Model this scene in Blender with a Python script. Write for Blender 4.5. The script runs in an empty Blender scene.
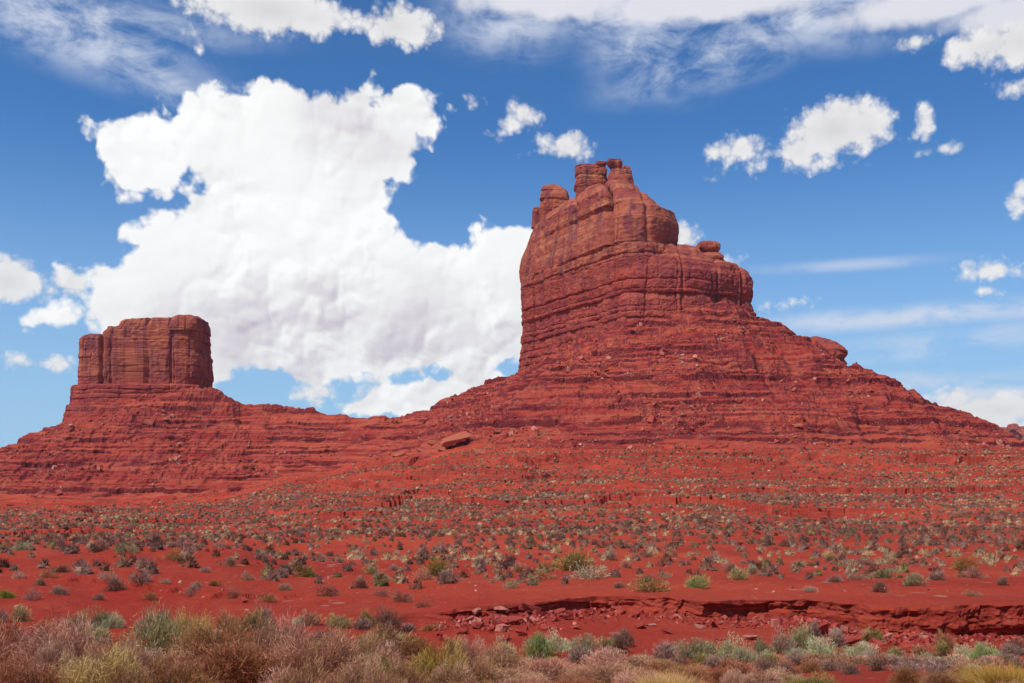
import bpy, math, random
import numpy as np
from mathutils import Vector, Matrix

S = bpy.context.scene
C = S.collection
FPX, CX, HY = 1000.0, 512.0, 470.0      # focal length in pixels, centre column, horizon row

# ------------------------------------------------------------------ camera
cd = bpy.data.cameras.new('camera'); cam = bpy.data.objects.new('camera', cd); C.objects.link(cam)
cd.sensor_width = 36; cd.lens = 36 * FPX / 1024
cd.shift_y = (HY - 341.5) / 1024
cam.location = (0, 0, 0); cam.rotation_euler = (math.radians(90), 0, 0)
cd.clip_start = 0.1; cd.clip_end = 40000
S.camera = cam
S.view_settings.view_transform = 'Standard'; S.view_settings.look = 'None'
S.view_settings.exposure = 0.0; S.view_settings.gamma = 1; S.view_settings.use_curve_mapping = False
S.render.engine = 'CYCLES'
S.cycles.max_bounces = 5; S.cycles.diffuse_bounces = 3; S.cycles.transparent_max_bounces = 6

SUN_EL, SUN_AZ = math.radians(57), math.radians(-132)
sdir = Vector((math.sin(SUN_AZ) * math.cos(SUN_EL), math.cos(SUN_AZ) * math.cos(SUN_EL), math.sin(SUN_EL)))
ld = bpy.data.lights.new('sun', 'SUN'); ld.energy = 4.3; ld.angle = math.radians(0.6); ld.color = (1, .95, .87)
sun = bpy.data.objects.new('sun', ld); C.objects.link(sun)
sun.rotation_euler = sdir.to_track_quat('Z', 'Y').to_euler(); sun.location = (0, 0, 400)

# ------------------------------------------------------------------ node helpers
class NT:
    def __init__(s, tree): s.t = tree; s.n = tree.nodes; s.l = tree.links
    def put(s, v, sock):
        if v is None: return
        if isinstance(v, bpy.types.NodeSocket): s.l.new(v, sock)
        else: sock.default_value = v
    def m(s, op, a, b=None, c=None, clamp=False):
        n = s.n.new('ShaderNodeMath'); n.operation = op; n.use_clamp = clamp
        s.put(a, n.inputs[0]); s.put(b, n.inputs[1]); s.put(c, n.inputs[2]); return n.outputs[0]
    def v(s, op, a, b=None, c=None):
        n = s.n.new('ShaderNodeVectorMath'); n.operation = op
        s.put(a, n.inputs[0]); s.put(b, n.inputs[1])
        if c is not None: s.put(c, n.inputs[2])
        return n.outputs['Value'] if op in ('LENGTH', 'DOT_PRODUCT') else n.outputs[0]
    def ramp(s, f, a, b, lo=0., hi=1., kind='SMOOTHSTEP'):
        n = s.n.new('ShaderNodeMapRange'); n.interpolation_type = kind
        s.put(f, n.inputs[0]); n.inputs[1].default_value = a; n.inputs[2].default_value = b
        n.inputs[3].default_value = lo; n.inputs[4].default_value = hi; return n.outputs[0]
    def mix(s, f, a, b, mode='MIX'):
        n = s.n.new('ShaderNodeMix'); n.data_type = 'RGBA'; n.blend_type = mode
        s.put(f, n.inputs[0]); s.put(rgba(a), n.inputs[6]); s.put(rgba(b), n.inputs[7]); return n.outputs[2]
    flat = False
    def noise(s, vec, scale, detail=5, rough=.55, dist=0., col=False):
        n = s.n.new('ShaderNodeTexNoise'); n.noise_dimensions = '2D' if s.flat else '3D'; s.put(vec, n.inputs['Vector'])
        n.inputs['Scale'].default_value = scale; n.inputs['Detail'].default_value = detail
        n.inputs['Roughness'].default_value = rough; n.inputs['Distortion'].default_value = dist
        return n.outputs['Color' if col else 'Fac']
    def voro(s, vec, scale, feature='F1', out='Distance', rand=1.):
        n = s.n.new('ShaderNodeTexVoronoi'); n.voronoi_dimensions = '2D' if s.flat else '3D'; n.feature = feature; s.put(vec, n.inputs['Vector'])
        n.inputs['Scale'].default_value = scale; n.inputs['Randomness'].default_value = rand
        return n.outputs[out]
    def xyz(s, x, y, z=0.):
        n = s.n.new('ShaderNodeCombineXYZ'); s.put(x, n.inputs[0]); s.put(y, n.inputs[1]); s.put(z, n.inputs[2]); return n.outputs[0]
    def sep(s, v):
        n = s.n.new('ShaderNodeSeparateXYZ'); s.put(v, n.inputs[0]); return n.outputs
def rgba(c):
    if isinstance(c, (tuple, list)) and len(c) == 3: return (c[0], c[1], c[2], 1)
    return c

# ------------------------------------------------------------------ world: sky and clouds by direction
def az_el(px, py):
    az = math.atan((px - CX) / FPX)
    return 1000 * az, 1000 * math.atan((HY - py) / FPX * math.cos(az))

BIG = [(152,150,60,42),(114,146,22,24),(205,140,70,44),(262,132,56,42),(345,118,54,32),(392,114,36,24),(412,116,14,13),
 (372,150,46,40),(335,178,66,46),(262,182,50,40),(168,176,26,11),(132,262,32,15),(175,248,48,21),(232,238,66,44),(300,235,74,56),
 (345,265,86,66),(260,300,110,56),(160,290,84,40),(100,304,52,24),(70,317,34,12),(200,335,90,42),(290,345,95,36),
 (400,320,105,60),(452,272,68,34),(500,262,62,40),(530,300,56,70),(470,330,60,48),(300,368,88,12),(400,366,66,13),
 (448,396,66,20),(482,378,30,20),(385,407,56,9)]
SMALL = [(70,281,15,15),(56,290,8,5),(8,281,30,22),(50,363,20,5),(18,359,9,3),(398,26,40,19),(372,22,20,10),(270,10,68,22),(312,18,40,16),(210,6,28,8),
 (320,392,17,9),(300,394,9,4),(320,403,8,8),
 (525,114,14,13),(512,124,17,7),(500,133,9,4),(566,147,28,14),(545,152,12,4),(471,101,5,3),(740,149,24,11),(716,152,9,5),(752,170,12,8),(722,174,5,3.5),
 (835,130,46,24),(865,128,28,20),(800,150,22,18),(815,165,26,6),(846,112,30,14),(925,124,9,14),(912,137,8,6),(940,148,13,4.5),(916,44,13,5),
 (990,46,40,16),(1020,42,30,22),(1015,86,15,6),(1018,196,9,14),(990,270,24,8),(978,266,10,7),(986,291,6,2.2),(800,302,11,3.5),
 (688,234,13,12),(735,261,13,5.5),(764,306,7,4),(958,400,24,12),(1000,410,48,16),(975,410,40,14),(1010,425,70,9),(200,50,2.5,2.5),(195,31,3,2)]
TOPW = [(560,2,90,14),(700,3,130,16),(930,5,95,15),(1010,14,60,16)]
CIR = [(50,22,120,26,-14),(120,50,90,16,-26),(30,5,160,16,0),(655,40,60,38,-10),(720,55,90,22,12),(600,15,90,18,-12),(800,14,110,26,-4),
 (915,316,160,9,1,1.),(850,265,75,5,0,.55),(960,343,110,12,3,.8),(880,358,90,5,4),(990,388,90,12,2),(890,385,70,10,0),(510,15,60,30,0)]

W = bpy.data.worlds.new("World"); S.world = W; W.use_nodes = True
n = NT(W.node_tree); n.n.clear(); n.flat = True
outw = n.n.new('ShaderNodeOutputWorld'); bg = n.n.new('ShaderNodeBackground')
n.l.new(bg.outputs[0], outw.inputs[0]); bg.inputs[1].default_value = 0.1
sky = n.n.new('ShaderNodeTexSky'); sky.sky_type = 'NISHITA'; sky.sun_disc = False
sky.sun_elevation = SUN_EL; sky.sun_rotation = SUN_AZ; sky.altitude = 1500; sky.air_density = 1.0; sky.dust_density = 0.6; sky.ozone_density = 3.0
tc = n.n.new('ShaderNodeTexCoord'); dvec = n.v('NORMALIZE', tc.outputs['Generated'])
dx, dy, dz = n.sep(dvec)
U = n.m('MULTIPLY', n.m('ARCTAN2', dx, dy), 1000.); V = n.m('MULTIPLY', n.m('ARCSINE', dz), 1000.)
P0 = n.xyz(U, V)

def field_group(name, blobs, k):
    g = bpy.data.node_groups.new(name, 'ShaderNodeTree')
    g.interface.new_socket('P', in_out='INPUT', socket_type='NodeSocketVector')
    g.interface.new_socket('D', in_out='OUTPUT', socket_type='NodeSocketFloat')
    q = NT(g); gi = q.n.new('NodeGroupInput'); go = q.n.new('NodeGroupOutput')
    acc = None
    for b in blobs:
        u, v = az_el(b[0], b[1]); rx, ry = b[2], b[3]; r = min(rx, ry) ** .75 * max(rx, ry) ** .25
        L = q.v('LENGTH', q.v('MULTIPLY_ADD', gi.outputs[0], (1 / rx, 1 / ry, 0), (-u / rx, -v / ry, 0)))
        d = q.m('MULTIPLY_ADD', L, r, -r)
        acc = d if acc is None else q.m('SMOOTH_MIN', acc, d, k)
    q.l.new(acc, go.inputs[0]); return g

def noise_group(name, scale, soft_=False):
    # cauliflower noise: rounded billows on several scales, signed about 0
    g = bpy.data.node_groups.new(name, 'ShaderNodeTree')
    g.interface.new_socket('P', in_out='INPUT', socket_type='NodeSocketVector')
    g.interface.new_socket('D', in_out='OUTPUT', socket_type='NodeSocketFloat')
    q = NT(g); q.flat = True; gi = q.n.new('NodeGroupInput'); go = q.n.new('NodeGroupOutput')
    warp = q.v('SCALE', q.v('SUBTRACT', q.noise(gi.outputs[0], scale * 1.1, 4, .6, col=True), (.5, .5, .5)), None)
    warp.node.inputs[3].default_value = (.34 if not soft_ else .40) / scale
    p = q.v('ADD', gi.outputs[0], warp)
    tot = q.m('MULTIPLY', q.m('SUBTRACT', q.noise(p, scale * .55, 3 if soft_ else 8, .54), .5), 1.5)
    for s_, a in (((1, .70), (2.2, .42), (4.8, .20), (10.5, .08)) if not soft_ else ((1, .85), (2.2, .42), (4.8, .13))):
        v_ = q.voro(p, scale * s_, 'F1')
        tot = q.m('ADD', tot, q.m('MULTIPLY', q.m('SUBTRACT', .42, v_), a * 1.5))
    q.l.new(tot, go.inputs[0]); return g
def use(g, vec):
    x = n.n.new('ShaderNodeGroup'); x.node_tree = g; n.put(vec, x.inputs[0]); return x.outputs[0]

gb, gs, gt = field_group('big_cloud', BIG, 8.), field_group('small_clouds', SMALL, 3.), field_group('top_bank', TOPW, 6.)
nb, ns = noise_group('billow_big', .018), noise_group('billow_small', .05)
SH = (-10., 13., 0.)
PL = n.v('ADD', P0, SH)
nb0 = use(nb, P0); npf = noise_group('puffs', .0155, True)
pf0, pf1 = use(npf, P0), use(npf, n.v('ADD', P0, (-3.2, 4.6, 0.)))
ns0 = use(ns, P0)
dB0 = n.m('MULTIPLY_ADD', n.m('SUBTRACT', nb0, .05), 24., n.m('MULTIPLY', use(gb, P0), -1.))
mB = n.ramp(dB0, -3., 6.)
dS0 = n.m('MULTIPLY_ADD', n.m('SUBTRACT', ns0, .10), 11., n.m('MULTIPLY', use(gs, P0), -1.))
mS = n.ramp(dS0, -5., 8.)
dT0 = n.m('MULTIPLY_ADD', nb0, 11., n.m('MULTIPLY', use(gt, P0), -1.))
mT = n.ramp(dT0, -5., 12.)
# cloud shade: relief on the sun side, grey undersides
reliefB = n.m('SUBTRACT', pf0, pf1)
def soft(px, py, rx, ry):
    u, v = az_el(px, py)
    L = n.v('LENGTH', n.v('MULTIPLY_ADD', P0, (1 / rx, 1 / ry, 0), (-u / rx, -v / ry, 0)))
    return n.ramp(L, 1.25, 0.25)
low = n.noise(P0, .010, 4, .5)
under = n.m('MAXIMUM', n.m('MULTIPLY', soft(340, 335, 230, 70), 1.), n.m('MAXIMUM', n.m('MULTIPLY', soft(362, 124, 88, 52), .75), n.m('MULTIPLY', soft(520, 330, 90, 70), .35)))
under = n.m('MULTIPLY', under, n.ramp(n.m('ADD', low, n.m('MULTIPLY', pf0, .10)), .66, .46, .5, 1.), clamp=True)
pm = n.ramp(n.noise(P0, .008, 3, .5), .40, .62, .15, .75)
litB = n.m('ADD', n.m('SUBTRACT', 1.045, n.m('MULTIPLY', under, .23)), n.m('MULTIPLY', n.m('ADD', n.m('MULTIPLY', reliefB, .55), n.m('MULTIPLY', pf0, .06)), n.m('ADD', n.m('MULTIPLY', under, .45), pm)))
litB = n.m('MINIMUM', n.m('MAXIMUM', litB, .5), 1.10)
litS = n.m('MINIMUM', n.m('MAXIMUM', n.m('SUBTRACT', n.m('ADD', .93, n.m('MULTIPLY', n.m('SUBTRACT', ns0, .1), .10)), n.m('MULTIPLY', n.ramp(dS0, 8., 34.), .16)), .55), 1.06)
colB = n.v('SCALE', n.mix(n.ramp(litB, .98, .62), (1., 1., 1.), (.96, .88, 1.0)), None); n.put(n.m('MULTIPLY', litB, 9.3), colB.node.inputs[3])
colS = n.v('SCALE', n.mix(.3, (1., .99, .97), (.96, .95, 1.0)), None); n.put(n.m('MULTIPLY', litS, 9.2), colS.node.inputs[3])
# cirrus: soft ellipses torn by stretched noise
ctot = None
stre = n.noise(n.v('ADD', n.v('MULTIPLY', P0, (.007, .022, 0.)), n.v('MULTIPLY', n.noise(P0, .012, 4, .6, col=True), (.5, .5, 0))), 1., 9, .62, .3)
fine = n.noise(n.v('MULTIPLY', P0, (.02, .035, 0.)), 1., 8, .65, .4)
for px, py, rx, ry, rot, *wgt in CIR:
    u, v = az_el(px, py); a = math.radians(rot)
    d = n.v('SUBTRACT', P0, (u, v, 0))
    m_ = n.xyz(n.m('MULTIPLY', n.v('DOT_PRODUCT', d, (math.cos(a), math.sin(a), 0)), 1 / rx), n.m('MULTIPLY', n.v('DOT_PRODUCT', d, (-math.sin(a), math.cos(a), 0)), 1 / ry))
    e = n.ramp(n.v('LENGTH', m_), 1.8, .0, 0., wgt[0] if wgt else 1.)
    ctot = e if ctot is None else n.m('MAXIMUM', ctot, e)
mC = n.m('MULTIPLY', ctot, n.m('MULTIPLY', n.ramp(n.m('ADD', n.m('MULTIPLY', stre, .62), n.m('MULTIPLY', fine, .42)), .36, .66), .95), clamp=True)
# scattered clouds for the parts of the sky outside this view
n.flat = False
far = n.m('MULTIPLY', n.ramp(n.m('ABSOLUTE', U), 620., 800.), n.ramp(n.noise(dvec, 3.2, 5, .6), .55, .66))
n.flat = True
far = n.m('MULTIPLY', far, n.ramp(V, 10., 120.))
# sky tone
gsky = n.mix(1., sky.outputs[0], (.40, .80, 1.13), 'MULTIPLY')
hz = n.ramp(V, 340., -30., 0., .85)
gsky = n.mix(hz, n.v('SCALE', gsky, None), (3.9, 6.1, 8.5)); [l.from_node for l in W.node_tree.links if l.to_socket == gsky.node.inputs[6]][0].inputs[3].default_value = 1.14
col = n.mix(mC, gsky, (7.0, 7.5, 8.6))
colT = (7.9, 7.9, 8.5)
col = n.mix(n.m('MULTIPLY', mT, .93), col, colT)
col = n.mix(far, col, (8., 8., 8.4))
col = n.mix(n.m('MULTIPLY', mS, .97), col, colS)
col = n.mix(mB, col, colB)
n.l.new(col, bg.inputs[0])
W.cycles.sampling_method = 'NONE'

# ------------------------------------------------------------------ numpy noise
def _hash(ix, iy, iz, seed):
    h = (ix.astype(np.uint32) * np.uint32(374761393) + iy.astype(np.uint32) * np.uint32(668265263)
         + iz.astype(np.uint32) * np.uint32(2147483647) + np.uint32((seed * 974634777 + 12345) & 0xffffffff))
    h = (h ^ (h >> np.uint32(13))) * np.uint32(1274126177)
    h = (h ^ (h >> np.uint32(16))) * np.uint32(2246822519)
    return h ^ (h >> np.uint32(13))
GR = np.array([[1,1,0],[-1,1,0],[1,-1,0],[-1,-1,0],[1,0,1],[-1,0,1],[1,0,-1],[-1,0,-1],[0,1,1],[0,-1,1],[0,1,-1],[0,-1,-1],[1,1,0],[-1,1,0],[0,-1,1],[0,-1,-1]], np.float32)
def perlin(x, y, z, seed=0):
    x, y, z = np.broadcast_arrays(np.asarray(x, np.float32), np.asarray(y, np.float32), np.asarray(z, np.float32))
    fx, fy, fz = np.floor(x), np.floor(y), np.floor(z)
    ix, iy, iz = fx.astype(np.int64), fy.astype(np.int64), fz.astype(np.int64)
    x, y, z = x - fx, y - fy, z - fz
    u, v, w = x*x*x*(x*(x*6-15)+10), y*y*y*(y*(y*6-15)+10), z*z*z*(z*(z*6-15)+10)
    out = 0
    for cx in (0, 1):
        wx = u if cx else 1 - u
        for cy in (0, 1):
            wy = v if cy else 1 - v
            for cz in (0, 1):
                wz = w if cz else 1 - w
                g = GR[(_hash(ix + cx, iy + cy, iz + cz, seed) & np.uint32(15)).astype(np.int64)]
                out = out + wx * wy * wz * (g[..., 0] * (x - cx) + g[..., 1] * (y - cy) + g[..., 2] * (z - cz))
    return out
def fbm(x, y, z, sc, octv=4, gain=.5, seed=0):
    t = 0; a = 1.; f = 1. / sc
    for i in range(octv):
        t = t + a * perlin(x * f + i * 17.3, y * f - i * 9.1, z * f + i * 3.7, seed + i); a *= gain; f *= 2.03
    return t
def ridged(x, y, z, sc, octv=4, gain=.5, seed=0):
    t = 0; a = 1.; f = 1. / sc
    for i in range(octv):
        t = t + a * (1 - 2 * np.abs(perlin(x * f + i * 7.3, y * f, z * f, seed + i))); a *= gain; f *= 2.05
    return t
def sstep(x, a, b):
    t = np.clip((x - a) / (b - a), 0, 1); return t * t * (3 - 2 * t)

# ------------------------------------------------------------------ object helpers
def link(name, me, mat=None, parent=None, loc=None):
    o = bpy.data.objects.new(name, me); C.objects.link(o)
    if mat is not None and me is not None and not me.materials: me.materials.append(mat)
    if loc is not None: o.location = loc
    if parent is not None:
        o.parent = parent; o.matrix_parent_inverse = Matrix.Translation(-Vector(parent.location))
    return o
def tag(o, label=None, cat=None, group=None, kind=None):
    if label: o['label'] = label
    if cat: o['category'] = cat
    if group: o['group'] = group
    if kind: o['kind'] = kind
    return o
def np_mesh(name, verts, faces, smooth=False, color=None):
    """faces: int array (n,3) or (n,4)"""
    me = bpy.data.meshes.new(name)
    verts = np.ascontiguousarray(verts, np.float32); faces = np.ascontiguousarray(faces, np.int32)
    k = faces.shape[1]
    me.vertices.add(len(verts)); me.vertices.foreach_set('co', verts.ravel())
    me.loops.add(faces.size); me.loops.foreach_set('vertex_index', faces.ravel())
    me.polygons.add(len(faces)); me.polygons.foreach_set('loop_start', np.arange(0, faces.size, k, dtype=np.int32))
    try: me.polygons.foreach_set('loop_total', np.full(len(faces), k, np.int32))
    except Exception: pass
    me.polygons.foreach_set('use_smooth', np.full(len(faces), smooth, bool))
    if color is not None:
        ca = me.color_attributes.new('tint', 'FLOAT_COLOR', 'POINT')
        ca.data.foreach_set('color', np.c_[color, np.ones(len(color))].astype(np.float32).ravel())
    me.update(calc_edges=True); return me
def compact(V_, F_):
    used, inv = np.unique(F_.ravel(), return_inverse=True)
    return V_[used], inv.reshape(F_.shape)
def wx(px, D): return (px - CX) / FPX * D
def wz(py, D): return (HY - py) / FPX * D

# ------------------------------------------------------------------ materials
def new_mat(name, rough=.95, spec=.12):
    m = bpy.data.materials.new(name); m.use_nodes = True
    q = NT(m.node_tree); q.b = q.n['Principled BSDF']
    q.b.inputs['Roughness'].default_value = rough; q.b.inputs['Specular IOR Level'].default_value = spec
    q.co = q.n.new('ShaderNodeTexCoord').outputs['Object']; q.mat = m; return q
def bump(q, h, strength, dist):
    b = q.n.new('ShaderNodeBump'); b.inputs['Strength'].default_value = strength; b.inputs['Distance'].default_value = dist
    q.put(h, b.inputs['Height']); q.l.new(b.outputs[0], q.b.inputs['Normal'])
def strata(q, warp=1.0, scale=1.0, seed=0.):
    """irregular horizontal bedding, a function of height with a little waviness"""
    x, y, z = q.sep(q.co)
    wv = q.m('MULTIPLY', q.m('SUBTRACT', q.noise(q.co, .02, 4, .5), .5), 3. * warp)
    zz = q.m('ADD', q.m('ADD', z, wv), seed)
    b1 = q.noise(q.xyz(q.m('MULTIPLY', x, .004), q.m('MULTIPLY', y, .004), q.m('MULTIPLY', zz, .16 * scale)), 1., 2, .5)
    b2 = q.noise(q.xyz(q.m('MULTIPLY', x, .012), q.m('MULTIPLY', y, .012), q.m('MULTIPLY', zz, .75 * scale)), 1., 3, .6)
    return b1, b2

def cliff_mat(zh=150., zl=118.):
    q = new_mat('red_sandstone_cliff')
    b1, b2 = strata(q)
    big = q.noise(q.co, .05, 5, .6)
    c = q.mix(q.ramp(b1, .35, .65), (.36, .100, .048), (.47, .165, .080))
    c = q.mix(q.ramp(b2, .42, .68), c, (.33, .062, .048))
    # desert varnish: vertical streaks of purple brown
    x, y, z = q.sep(q.co)
    sv = q.xyz(q.m('MULTIPLY', x, .16), q.m('MULTIPLY', y, .16), q.m('MULTIPLY', z, .022))
    st = q.noise(sv, 1., 6, .62, .3)
    c = q.mix(q.m('MULTIPLY', q.ramp(st, .48, .62), .8), c, (.150, .046, .060))
    c = q.mix(q.m('MULTIPLY', q.ramp(q.noise(sv, 1.7, 5, .6), .54, .70), .6), c, (.47, .19, .095))
    c = q.mix(q.m('MULTIPLY', q.ramp(big, .35, .7), .4), c, (.33, .055, .040))
    # lower in the cliff the beds turn a deeper red
    c = q.mix(q.ramp(q.m('ADD', z, q.m('MULTIPLY', q.noise(q.co, .06, 4, .6), 16.)), zh + 8, zl + 8, 0., .6), c, q.mix(q.ramp(b2, .4, .6), (.38, .052, .044), (.26, .035, .036)))
    # thin dark bedding partings
    x_, y_, z_ = x, y, z
    blkn = q.sep(q.voro(q.v('MULTIPLY', q.co, (.11, .11, .16)), 1., out='Color'))[0]
    c = q.mix(q.m('MULTIPLY', q.ramp(blkn, .55, .95), .45), c, (.20, .045, .045))
    part = q.noise(q.xyz(q.m('MULTIPLY', x, .02), q.m('MULTIPLY', y, .02), q.m('MULTIPLY', z, 1.1)), 1., 4, .7)
    c = q.mix(q.m('MULTIPLY', q.ramp(part, .60, .70), .55), c, (.10, .022, .022))
    q.put(c, q.b.inputs['Base Color'])
    h = q.m('ADD', q.noise(q.co, .55, 8, .68), q.m('ADD', q.m('MULTIPLY', part, q.ramp(z, 150., 130., .2, .7)), q.m('MULTIPLY', st, .6)))
    bump(q, h, .6, .8); return q.mat

def slope_mat():
    q = new_mat('red_talus')
    b1, b2 = strata(q, 1.2)
    x, y, z = q.sep(q.co)
    c = q.mix(q.ramp(b1, .38, .62), (.33, .036, .024), (.44, .074, .040))
    c = q.mix(q.m('MULTIPLY', q.ramp(b2, .46, .62), .9), c, (.165, .014, .019))
    thin = q.noise(q.xyz(q.m('MULTIPLY', x, .035), q.m('MULTIPLY', y, .035), q.m('MULTIPLY', q.m('ADD', z, q.m('MULTIPLY', q.noise(q.co, .05, 3, .5), 2.5)), 2.1)), 1., 4, .65)
    c = q.mix(q.m('MULTIPLY', q.ramp(thin, .55, .68), .42), c, (.13, .016, .020))
    c = q.mix(q.m('MULTIPLY', q.ramp(thin, .44, .32), .35), c, (.47, .12, .075))
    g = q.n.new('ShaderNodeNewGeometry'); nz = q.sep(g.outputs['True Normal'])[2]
    mott = q.noise(q.co, .09, 6, .62)
    c = q.mix(q.m('MULTIPLY', q.ramp(mott, .45, .68), .6), c, (.43, .105, .058))
    # bedrock ledges are purple red, the loose apron between them orange red
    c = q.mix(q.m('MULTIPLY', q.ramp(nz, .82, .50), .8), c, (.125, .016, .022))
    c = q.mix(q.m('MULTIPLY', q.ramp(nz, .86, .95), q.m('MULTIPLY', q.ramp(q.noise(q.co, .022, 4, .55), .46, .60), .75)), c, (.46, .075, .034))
    # rubble: blocks from a decimetre to a metre
    v1 = q.voro(q.co, .9); cc = q.sep(q.voro(q.co, .9, out='Color'))
    rub = q.m('MULTIPLY', q.ramp(v1, .36, .24), q.ramp(cc[0], .58, .64))
    rub = q.m('MULTIPLY', rub, q.ramp(q.noise(q.co, .035, 5, .65), .44, .56))
    c = q.mix(q.m('MULTIPLY', rub, .75), c, q.mix(cc[1], (.44, .14, .10), (.52, .27, .19)))
    v2 = q.voro(q.co, 2.1); c2 = q.sep(q.voro(q.co, 2.1, out='Color'))
    c = q.mix(q.m('MULTIPLY', q.m('MULTIPLY', q.ramp(v2, .4, .2), q.ramp(c2[0], .62, .7)), .5), c, q.mix(c2[1], (.12, .02, .02), (.46, .11, .07)))
    q.put(c, q.b.inputs['Base Color'])
    h = q.m('ADD', q.m('MULTIPLY', q.noise(q.co, .8, 8, .7), 1.), q.m('ADD', q.m('MULTIPLY', rub, .3), q.m('MULTIPLY', b2, .8)))
    bump(q, h, 1., .9); return q.mat

def soil_mat():
    q = new_mat('red_soil')
    big = q.noise(q.co, .025, 5, .6); mid = q.noise(q.co, .35, 6, .62); fine_ = q.noise(q.co, 6., 6, .7)
    c = q.mix(q.ramp(big, .35, .65), (.335, .030, .0150), (.43, .060, .0265))
    c = q.mix(q.m('MULTIPLY', q.ramp(mid, .45, .7), .55), c, (.41, .072, .036))
    c = q.mix(q.m('MULTIPLY', q.ramp(q.noise(q.co, .09, 6, .65), .50, .66), .55), c, (.25, .022, .014))
    c = q.mix(q.m('MULTIPLY', q.ramp(fine_, .5, .72), .4), c, (.20, .020, .016))
    g = q.n.new('ShaderNodeNewGeometry'); nz = q.sep(g.outputs['True Normal'])[2]
    x, y, z = q.sep(q.co)
    lay = q.noise(q.xyz(q.m('MULTIPLY', x, .3), q.m('MULTIPLY', y, .3), q.m('MULTIPLY', z, 7.)), 1., 5, .65)
    c = q.mix(q.m('MULTIPLY', q.ramp(nz, .93, .6), .75), c, q.mix(q.ramp(lay, .4, .6), (.22, .028, .020), (.38, .065, .042)))
    # scattered stones and dry litter
    for sc, lo, amt in ((1.1, .80, .85), (4.5, .74, .7), (17., .70, .6)):
        v1 = q.voro(q.co, sc); cc = q.sep(q.voro(q.co, sc, out='Color'))
        m_ = q.m('MULTIPLY', q.m('MULTIPLY', q.ramp(v1, .30, .20), q.ramp(cc[0], lo, lo + .03)), q.m('MULTIPLY', q.ramp(q.noise(q.co, sc * .12, 4, .6), .42, .60), amt))
        c = q.mix(m_, c, q.mix(cc[1], (.36, .09, .06), (.46, .26, .19)))
    q.put(c, q.b.inputs['Base Color'])
    h = q.m('ADD', q.m('MULTIPLY', mid, .6), q.m('MULTIPLY', q.noise(q.co, 3.5, 8, .72), .45))
    bump(q, h, 1., .30); return q.mat

def rock_mat(name, a, b, dark, sc=1.):
    q = new_mat(name)
    rnd = q.n.new('ShaderNodeObjectInfo').outputs['Random']
    c = q.mix(q.ramp(q.noise(q.co, 1.6 * sc, 6, .65), .35, .65), a, b)
    c = q.mix(q.m('MULTIPLY', q.ramp(q.noise(q.co, 5. * sc, 6, .7), .55, .7), .5), c, dark)
    c = q.mix(q.m('MULTIPLY', rnd, .5), c, q.mix(.5, c, dark))
    q.put(c, q.b.inputs['Base Color'])
    bump(q, q.noise(q.co, 5. * sc, 8, .7), .7, .08 / sc); return q.mat

def plant_mat(name, a, b, tip=None, h=1., attr=False):
    """a..b: two leaf tones varied leaf by leaf, tip: colour of the outermost growth"""
    q = new_mat(name, .85, .1)
    rnd = q.n.new('ShaderNodeObjectInfo').outputs['Random']
    if attr:
        at = q.n.new('ShaderNodeAttribute'); at.attribute_name = 'tint'; c = at.outputs['Color']
    else:
        isl = q.n.new('ShaderNodeNewGeometry').outputs['Random Per Island']
        c = q.mix(isl, a, b)
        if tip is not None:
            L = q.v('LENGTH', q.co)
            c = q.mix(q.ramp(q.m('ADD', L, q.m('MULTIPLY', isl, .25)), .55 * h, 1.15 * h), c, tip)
        hs = q.n.new('ShaderNodeHueSaturation'); q.put(c, hs.inputs['Color'])
        q.put(q.ramp(rnd, 0, 1, .70, 1.3, 'LINEAR'), hs.inputs['Value']); q.put(q.ramp(rnd, 0, 1, 1.12, .85, 'LINEAR'), hs.inputs['Saturation'])
        c = hs.outputs[0]
    q.put(c, q.b.inputs['Base Color'])
    tr = q.n.new('ShaderNodeBsdfTranslucent'); q.put(c, tr.inputs[0])
    mx = q.n.new('ShaderNodeMixShader'); mx.inputs[0].default_value = .15
    q.l.new(q.b.outputs[0], mx.inputs[1]); q.l.new(tr.outputs[0], mx.inputs[2])
    q.l.new(mx.outputs[0], q.n['Material Output'].inputs[0]); return q.mat

M_CLIFF, M_CLIFF2, M_SLOPE, M_SOIL = cliff_mat(), cliff_mat(84., 66.), slope_mat(), soil_mat()

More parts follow.
